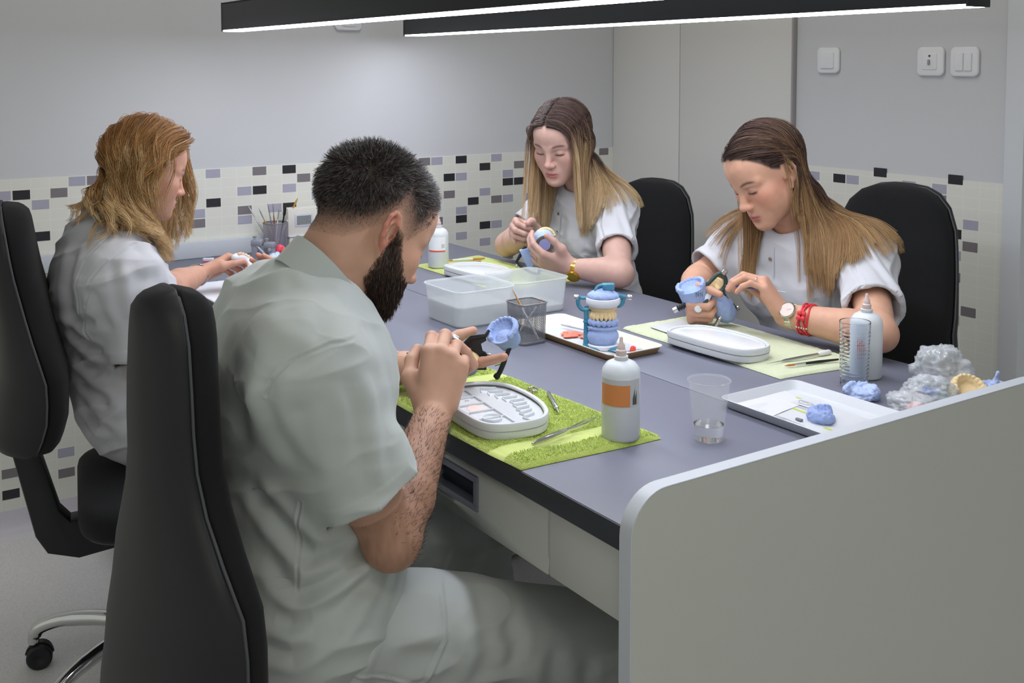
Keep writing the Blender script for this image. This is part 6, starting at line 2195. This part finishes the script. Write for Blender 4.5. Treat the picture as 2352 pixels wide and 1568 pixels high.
sheet('tissue', 'crumpled thin white tissue over the left end of the white tray', 'paper', ((2.052, .48), (2.138, .486), (2.118, .60), (2.048, .63)), .7541, mat('thin tissue', 'd2d2d7', .9, bump=(60, .5, .003)), 0., seed=2)
b = MB()
t = thing('sketch_sheet', 'small drawing of a tooth outline on paper in the white tray', 'drawing', (2.12, .60, .7552))
pts = [(.014 * math.cos(a) * (1 + .2 * math.sin(3 * a)), .010 * math.sin(a) * (1 + .25 * math.cos(2 * a)), .0004) for a in [2 * PI * k / 28 for k in range(28)]]
b.tube(pts, .0004, 5, closed=True); b.tube([(-.008, .001, .0004), (0, .004, .0004), (.008, .001, .0004)], .0004, 5)
b.build('pencil_outline', mat('pencil grey', '77787c', .8), t)
b = MB(); b.prism([(-.02, -.016), (.022, -.015), (.021, .017), (-.021, .016)], -.0002, .0002); b.build('paper', M_paper, t)
t = thing('impression', 'blue silicone impression on the printed form in the white tray', 'impression', (2.196, .553, .7555))
Fd = Field(); cast_prims(Fd, Tr(0, 0, .010) @ Rz(2.3), w=.021, d=.022, base=.012, tooth=.004, fill=True, gum=.0065)
field_obj(Fd, 'silicone', mat('blue silicone', '93a6d8', .5, bump=(200, .3, .001)), t, .0011, .0012)
t = thing('metal_clip', 'tiny grey metal piece lying beside the blue impression on the form', 'clip', (2.178, .518, .7548))
b = MB(); b.box((-.0065, -.003, 0), (.0065, .003, .0035), bev=.0008); b.build('metal', M_greymetal, t)

M_bag = mat('clear bag film', 'eef2f6', .16, alpha=.26, spec=1.)
def bag(label, loc, r, seed, lumps=(), rz=0.):
    """crumpled clear bag: a thin creased skin, open inside"""
    t = thing('plastic_bag', label, 'bag', loc, rz, 'crumpled clear bags by the end panel')
    rs = np.random.RandomState(seed)
    nu, nv = 72, 40
    u = np.linspace(0, 2 * PI, nu, endpoint=False); v_ = np.linspace(0, PI, nv)
    U, W_ = np.meshgrid(u, v_, indexing='ij')
    D = np.stack([np.sin(W_) * np.cos(U), np.sin(W_) * np.sin(U), np.cos(W_)], -1).reshape(-1, 3)
    def ridge(s, k): return 1 - np.abs(vnoise(D + seed, s, k)) * 2
    k = 1 + .22 * vnoise(D + seed, 2.2, seed) + .13 * ridge(4.2, seed + 1) + .08 * ridge(9, seed + 2) + .04 * ridge(18, seed + 3)
    P = D * k[:, None] * np.array(r)
    P[:, 2] = np.maximum(P[:, 2] + r[2] * .8, .0006 + .001 * np.abs(vnoise(D, 9, 3)))
    i = np.arange(nu)[:, None] * nv + np.arange(nv - 1)[None]
    i2 = ((np.arange(nu) + 1) % nu)[:, None] * nv + np.arange(nv - 1)[None]
    q = np.stack([i, i2, i2 + 1, i + 1], -1).reshape(-1, 4)[:, ::-1]
    o = np_mesh('film', P, q, M_bag, t)
    md = o.modifiers.new('thickness', 'SOLIDIFY'); md.thickness = .0003
    for nm, m, c, rr, sd in lumps:
        Fd = Field()
        g = random.Random(sd)
        for k2 in range(6):
            Fd.ell((c[0] + g.uniform(-.6, .6) * rr, c[1] + g.uniform(-.6, .6) * rr, c[2] + g.uniform(-.2, .3) * rr), (rr * g.uniform(.35, .6), rr * g.uniform(.35, .55), rr * g.uniform(.25, .45)), rotz(g.uniform(0, 3)), .004)
        field_obj(Fd, nm, m, t, .0014, .001)
    return t
M_bluesil = mat('deep blue silicone', '6f8fd8', .45)
M_redsil = mat('salmon silicone', 'ea9a90', .45)
bag('flat clear bag with salmon pieces in front, touching the white tray', (2.262, .712, .7508), (.042, .031, .022), 3, (('salmon_piece', M_redsil, (.002, .004, .014), .014, 2),))
bag('clear bag with blue pieces between the ribbed glass and end panel', (2.236, .80, .7508), (.042, .038, .027), 5, (('blue_piece', M_bluesil, (0, 0, .018), .017, 5), ('pale_piece', mat('opal piece', 'b6d6d8', .3), (.018, .018, .016), .009, 8)))
bag('tall empty crumpled bag behind the yellow jaw model', (2.185, .905, .7508), (.046, .05, .04), 9)
t = thing('impression', 'pale blue silicone impression beside the foot of the ribbed glass', 'impression', (2.148, .722, .751))
Fd = Field(); cast_prims(Fd, Tr(0, 0, .016) @ Rz(.6), w=.024, d=.026, base=.016, tooth=.0045, fill=True)
field_obj(Fd, 'silicone', mat('pale blue silicone', 'aebfe8', .5, bump=(200, .3, .001)), t, .0012, .0014)
t = thing('dental_model', 'yellow horseshoe jaw model with saw cuts near the white end panel', 'dental model', (2.272, .86, .7515))
Fd = Field(); cast_prims(Fd, frame((0, 0, .028), x=(.56, .83, 0), z=(.42, -.28, .86)), w=.026, d=.032, base=.026, fill=False, tooth=.0052)
for k in (4, 5, 7):
    a = PI * (-.06 + 1.12 * k / 12) + .13
    p = frame((0, 0, .028), x=(.56, .83, 0), z=(.42, -.28, .86)) @ V((.030 * math.cos(a), .036 * math.sin(a) - .011, 0))
    Fd.cap(np.array(p) + (0, 0, -.014), np.array(p) + (0, 0, .014), .0006, .0006, .0005, 's')
field_obj(Fd, 'stone_arch', M_yellow, t, .001, .0003)
t = thing('impression', 'jagged pale blue impression at the far end of the white panel', 'impression', (2.268, .94, .751))
Fd = Field(); cast_prims(Fd, Tr(0, 0, .014) @ Rz(1.2), w=.021, d=.022, base=.014, tooth=.004, fill=True); Fd.cap((.004, .004, .02), (.008, .008, .042), .008, .002, .006)
field_obj(Fd, 'silicone', mat('pale blue silicone', 'aebfe8', .5), t, .0012, .0014)

# ------------------------------------------------------------------ left end of the bench
mesh_cup((.062, .42, .7505), .039, .1, 'round pale wire mesh cup full of tools against the left wall', M_mesh2, False)
kinds = [((.075, .40), (.02, .345, .905), M_steel, 'steel probe leaning farthest left in the round mesh cup'), ((.06, .44), (.045, .37, .90), M_wood, 'amber handled brush in the round mesh cup'), ((.08, .42), (.06, .395, .915), M_steel, 'upright steel spatula in the round mesh cup'),
         ((.05, .42), (.055, .415, .912), M_redh, 'brown handled instrument in the round mesh cup'), ((.06, .40), (.07, .43, .895), M_pearlh, 'white handled tool in the round mesh cup'), ((.055, .43), (.08, .45, .908), M_blk, 'black handled carver in the round mesh cup'),
         ((.065, .39), (.06, .50, .925), M_pearlh, 'long pale brush with amber tip leaning right in the round mesh cup')]
for k, (p, q, m, lab) in enumerate(kinds):
    if k == 6:
        pr_ = [('handle', m, [(0, .0018), (.3, .0028), (.8, .0026)]), ('bristles', M_wood, [(.8, .0026), (.93, .0034), (1, .001)])]
    elif k == 5:
        pr_ = [('handle', m, [(0, .0022), (.75, .0026), (.8, .005), (.92, .004), (1, .0008)])]
    else:
        pr_ = [('handle', m, [(0, .0018), (.6, .0026), (.75, .0016)]), ('tip', M_steel, [(.75, .0015), (.9, .0022), (1, .0006)])]
    p = (.062 + (p[0] - .062) * .2 + .004 * (k % 3 - 1), .42 + (p[1] - .42) * .2 + .005 * (k % 2))
    stick('instrument' if k not in (1, 6) else 'brush', lab, 'tool', (p[0], p[1], .758), q, pr_, 'tools in the round mesh cup')
t = thing('articulator', 'plain grey metal articulator at the left end of the bench', 'articulator')
t.matrix_world = HF((.21, .32, .7505))
b = MB()
b.box((-.034, -.012, 0), (-.014, .012, .068), bev=.003); b.box((.018, -.012, .0), (.036, .012, .055), bev=.003)
b.box((-.036, -.014, .052), (.0, .014, .072), bev=.004); b.box((.004, -.014, .046), (.038, .014, .064), bev=.004)
b.tube([(-.02, -.006, .055), (.004, -.01, .03), (.02, -.008, .006)], [.007, .006, .005], 10); b.box((-.036, -.02, 0), (.04, .02, .008), bev=.002)
b.build('frame', mat('grey cast metal', 'a3a5b2', .4, .5), t)
for x, z in ((-.026, .073), (.012, .066)):
    b = MB(); b.lathe([(0, 0), (.003, 0), (.003, .004), (.006, .0045), (.0065, .009), (0, .0105)], 14, M=Tr(x, 0, z)); b.build('screw', M_chrome, t)
b = MB(); b.tube([(.0, -.016, .012), (.022, -.018, .016), (.034, -.016, .02)], .004, 10); b.lathe([(0, 0), (.0058, 0), (.0058, .008), (0, .008)], 14, M=Tr(.026, -.016, .044) @ RXm); b.build('thumbscrew', M_chrome, t)
blob('silicone_lump', 'whitish blue crumpled lump right of the grey metal articulator', 'silicone', (.235, .352, .7508), .022, mat('whitish blue silicone', 'd3e0ee', .5, var=(70, '8fb0e0')), 7, 12, 1.1)
blob('wax_piece', 'hot pink and orange wax curl behind the collar of the bearded man', 'wax', (.145, .405, .7508), .018, mat('hot pink wax', 'ee4a63', .4, var=(45, 'f08a4a')), 6, 5, 1.6)
t = thing('toothbrush', 'pink and white toothbrush lying at the left end of the bench', 'toothbrush', (.128, .165, .7512), math.radians(55))
b = MB(); b.tube(cubic([(-.006, 0, .006), (.03, 0, .006), (.05, 0, .0045), (.09, 0, .005), (.14, 0, .005)], 4), [.0055] * 5 + [.0045] * 3 + [.003] * 3 + [.0045] * 6, 10, flat=((0, 0, 1), .6)); b.build('handle', mat('pink brush plastic', 'e05aa8', .35), t)
b = MB(); b.prism(rrect(-.008, -.0055, .026, .0055, .004), .008, .017, bev=.0015); b.build('bristles', mat('white bristle', 'e6e8ee', .8), t)
t = thing('clock', 'cream desk clock with grey display against the left wall', 'clock', (.05, .515, .7508), 0)
b = MB(); b.box((-.022, -.05, 0), (.02, .06, .048), bev=.004); b.build('base', mat('cream plastic', 'd9d6cd', .5), t)
b = MB(); b.box((-.02, -.052, .05), (.014, .062, .142), bev=.004); b.build('body', mat('cream plastic', 'd9d6cd', .5), t)
b = MB(); b.box((.0135, -.028, .078), (.0155, .036, .122), bev=.001); b.build('bezel', mat('pale bezel', 'c9cbd2', .4), t)
b = MB(); b.box((.0155, -.021, .086), (.0165, .029, .115)); b.build('display', mat('grey lcd', '83878a', .25, noise=(260, .25)), t)
b = MB(); b.box((-.022, -.053, .0465), (.024, .064, .0515), bev=.002); b.build('ledge', mat('pale bezel', 'c9cbd2', .4), t)

# ------------------------------------------------------------------ things worn
def arm_ring(P, i, f, r, e=1.0):
    """frame round the forearm at fraction f from elbow to wrist, relative to the person's base"""
    a, w_ = P.el[i], P.wr[i]
    d = V(w_ - a).normalized()
    M = frame(V(a + (w_ - a) * f) - V(P.base), z=d, x=V((RT.x, RT.y, .2)))
    return M
M_gold = mat('gold', 'd9b24a', .22, 1.)
M_redleather = mat('red leather', 'd22f3c', .4)
def cam_angle(M, P):
    """angle round the forearm that faces the open end of the bench"""
    l = M.to_3x3().transposed() @ V((.83, -.55, .1))
    return math.atan2(l.y, l.x)
def ring_pts(r, n=36, sy=1., z=0.):
    return [(r * math.cos(2 * PI * k / n), r * sy * math.sin(2 * PI * k / n), z) for k in range(n)]
def watch(P, i, f, r, m, face, dial, a_face):
    M = arm_ring(P, i, f, r)
    b = MB()
    n = 26
    for k in range(n):
        a = 2 * PI * k / n
        b.box((r - .0012, -.0031, -.0075), (r + .0014, .0031, .0075), bev=.0008, seg=1, M=M @ Rz(a))
    o = b.build('watch', m, P.root)
    Mf = M @ Rz(cam_angle(M, P) + a_face) @ Tr(r + .001, 0, 0) @ Matrix.Rotation(PI / 2, 4, 'Y')
    b = MB(); b.lathe([(0, 0), (.0185, 0), (.0195, .002), (.0195, .006), (.0175, .0082), (.0165, .0075)], 32, M=Mf); b.build('watch_case', m, o)
    b = MB(); b.lathe([(.0168, .0066), (0, .0068)], 32, M=Mf); b.tube([(0, 0, .0072), (.010, .003, .0072)], .0005, 5, M=Mf); b.tube([(0, 0, .0072), (-.003, .012, .0072)], .0004, 5, M=Mf); b.build('watch_dial', dial, o)
    return o
watch(W2, 1, .90, .0262, M_gold, None, mat('gold dial', 'c8a43a', .3, .8), -.75)
watch(W3, 1, .90, .0268, mat('steel bracelet', 'd8d8c4', .2, 1.), None, mat('pink silver dial', 'e2d2cc', .3), .5)
M = arm_ring(W3, 1, .72, .03)
b = MB()
for dz, dr in ((-.009, 0), (-.003, .0012), (.004, 0), (.010, .001)):
    b.tube([(x, y, dz + .0045 * math.sin(2 * a_ + dz * 300)) for (x, y, _), a_ in zip(ring_pts(.0325 + dr), [2 * PI * k / 36 for k in range(36)])], .0024, 8, closed=True, M=M)
o = b.build('bracelet', M_redleather, W3.root)
b = MB()
for k in range(4):
    a = PI / 4 + k * PI / 2
    b.ball((.0378, .0075 * math.cos(a), .0075 * math.sin(a)), (.0035, .0058, .0058), M=M @ Rz(cam_angle(M, W3) + .25), nu=14, nv=8)
b.build('red_flower', M_redleather, o)
b = MB()
for k in range(5):
    b.ball((.0352, 0, -.012 + .006 * k), .0024, M=M @ Rz(cam_angle(M, W3) - .5), nu=10, nv=6)
b.build('silver_beads', M_chrome, o)
M = arm_ring(W1, 1, .93, .026)
b = MB(); b.tube(ring_pts(.0275), .0032, 8, closed=True, M=M, flat=None); b.tube(ring_pts(.0272, z=.006), .0016, 8, closed=True, M=M); b.build('bangle', mat('silver', 'cfcfd4', .2, 1.), W1.root)
def finger_ring(P, i, j, m, name='ring'):
    J = P.J[i][j]
    a, c = V(J[0]), V(J[1])
    M = Matrix.Translation(-V(P.base)) @ frame(a.lerp(c, .42), z=(c - a), x=(.3, .2, .9))
    b = MB(); b.tube(ring_pts(.0094, 24), .0011, 8, closed=True, M=M); b.build(name, m, P.root)
finger_ring(W3, 1, 2, mat('silver', 'cfcfd4', .2, 1.)); finger_ring(W2, 1, 2, mat('silver', 'cfcfd4', .2, 1.))
# snap fasteners and chest pockets on the tunics, set on the cloth
def on_cloth(P, p, d):
    """first point of the tunic met from p along d"""
    p = np.array(p, float); d = np.array(d, float) / np.linalg.norm(d)
    for _ in range(60):
        f = float(P.FS.at(p[None])[0])
        if f < .0008:
            break
        p = p + d * max(f * .7, .0004)
    return p
for P, n in ((W2, 3), (W3, 3)):
    pts = []
    for k in range(16):
        z = .115 - .2 * k / 15
        s = P.chest + P.R @ np.array((.004, .3, z))
        q = on_cloth(P, s, -P.R[:, 1])
        pts.append(V(q + P.R[:, 1] * .0022) - V(P.base))
    b = MB(); b.tube(pts, .0022, 6, flat=(V(P.R[:, 1]), .4)); o = b.build('placket', M_tunic_w, P.root)
    for k in range(n):
        c = pts[2 + 4 * k]
        b = MB(); b.lathe([(0, .0016), (.0042, .0014), (.0048, 0)], 14, M=frame(c + V(P.R[:, 0]) * .008 + V(P.R[:, 1]) * .001, z=V(P.R[:, 1]), x=(0, 0, 1))); b.build('snap_button', M_snap, P.root)
    rows = []
    for j in range(9):
        row = []
        for i in range(11):
            s = P.chest + P.R @ np.array((-.03 - .085 * i / 10, .3, -.02 - .075 * j / 8))
            row.append(V(on_cloth(P, s, -P.R[:, 1]) + P.R[:, 1] * (.0022 + (.0014 if j < 2 else 0))) - V(P.base))
        rows.append(row)
    b = MB(); vs = [p for r in rows for p in r] + [p - V(P.R[:, 1]) * .003 for r in rows for p in r]
    b.add(vs, [(j * 11 + i, j * 11 + i + 1, (j + 1) * 11 + i + 1, (j + 1) * 11 + i) for j in range(8) for i in range(10)])
    rim = list(range(11)) + [j * 11 + 10 for j in range(1, 9)] + [8 * 11 + i for i in range(9, -1, -1)] + [j * 11 for j in range(7, 0, -1)]
    b.f += [(rim[k], rim[k] + 99, rim[(k + 1) % len(rim)] + 99, rim[(k + 1) % len(rim)]) for k in range(len(rim))]
    b.mi = [0] * len(b.f)
    b.build('chest_pocket', M_tunic_w, P.root, smooth=60)
# ------------------------------------------------------------------ light
w = bpy.data.worlds.new('world')
SC.world = w
w.use_nodes = True
bg = w.node_tree.nodes['Background']
bg.inputs[0].default_value = (*lin('eef2ea'), 1)
bg.inputs[1].default_value = WORLD
def area(name, loc, size, power, col='fffaf0', rot=(0, 0, 0)):
    l = bpy.data.lights.new(name, 'AREA')
    l.shape = 'RECTANGLE'
    l.size, l.size_y = size
    l.energy = power
    l.color = lin(col)
    o = bpy.data.objects.new(name, l)
    COL.objects.link(o)
    o.location = loc
    o.rotation_euler = rot
    return o
area('ceiling_ambient', (1.2, .5, 2.74), (.6, 1.2), CEIL)  # unseen ceiling lights, added for the room's ambient level
area('ceiling_ambient.001', (3.6, -.6, 2.74), (.6, 1.2), CEIL * 1.0)
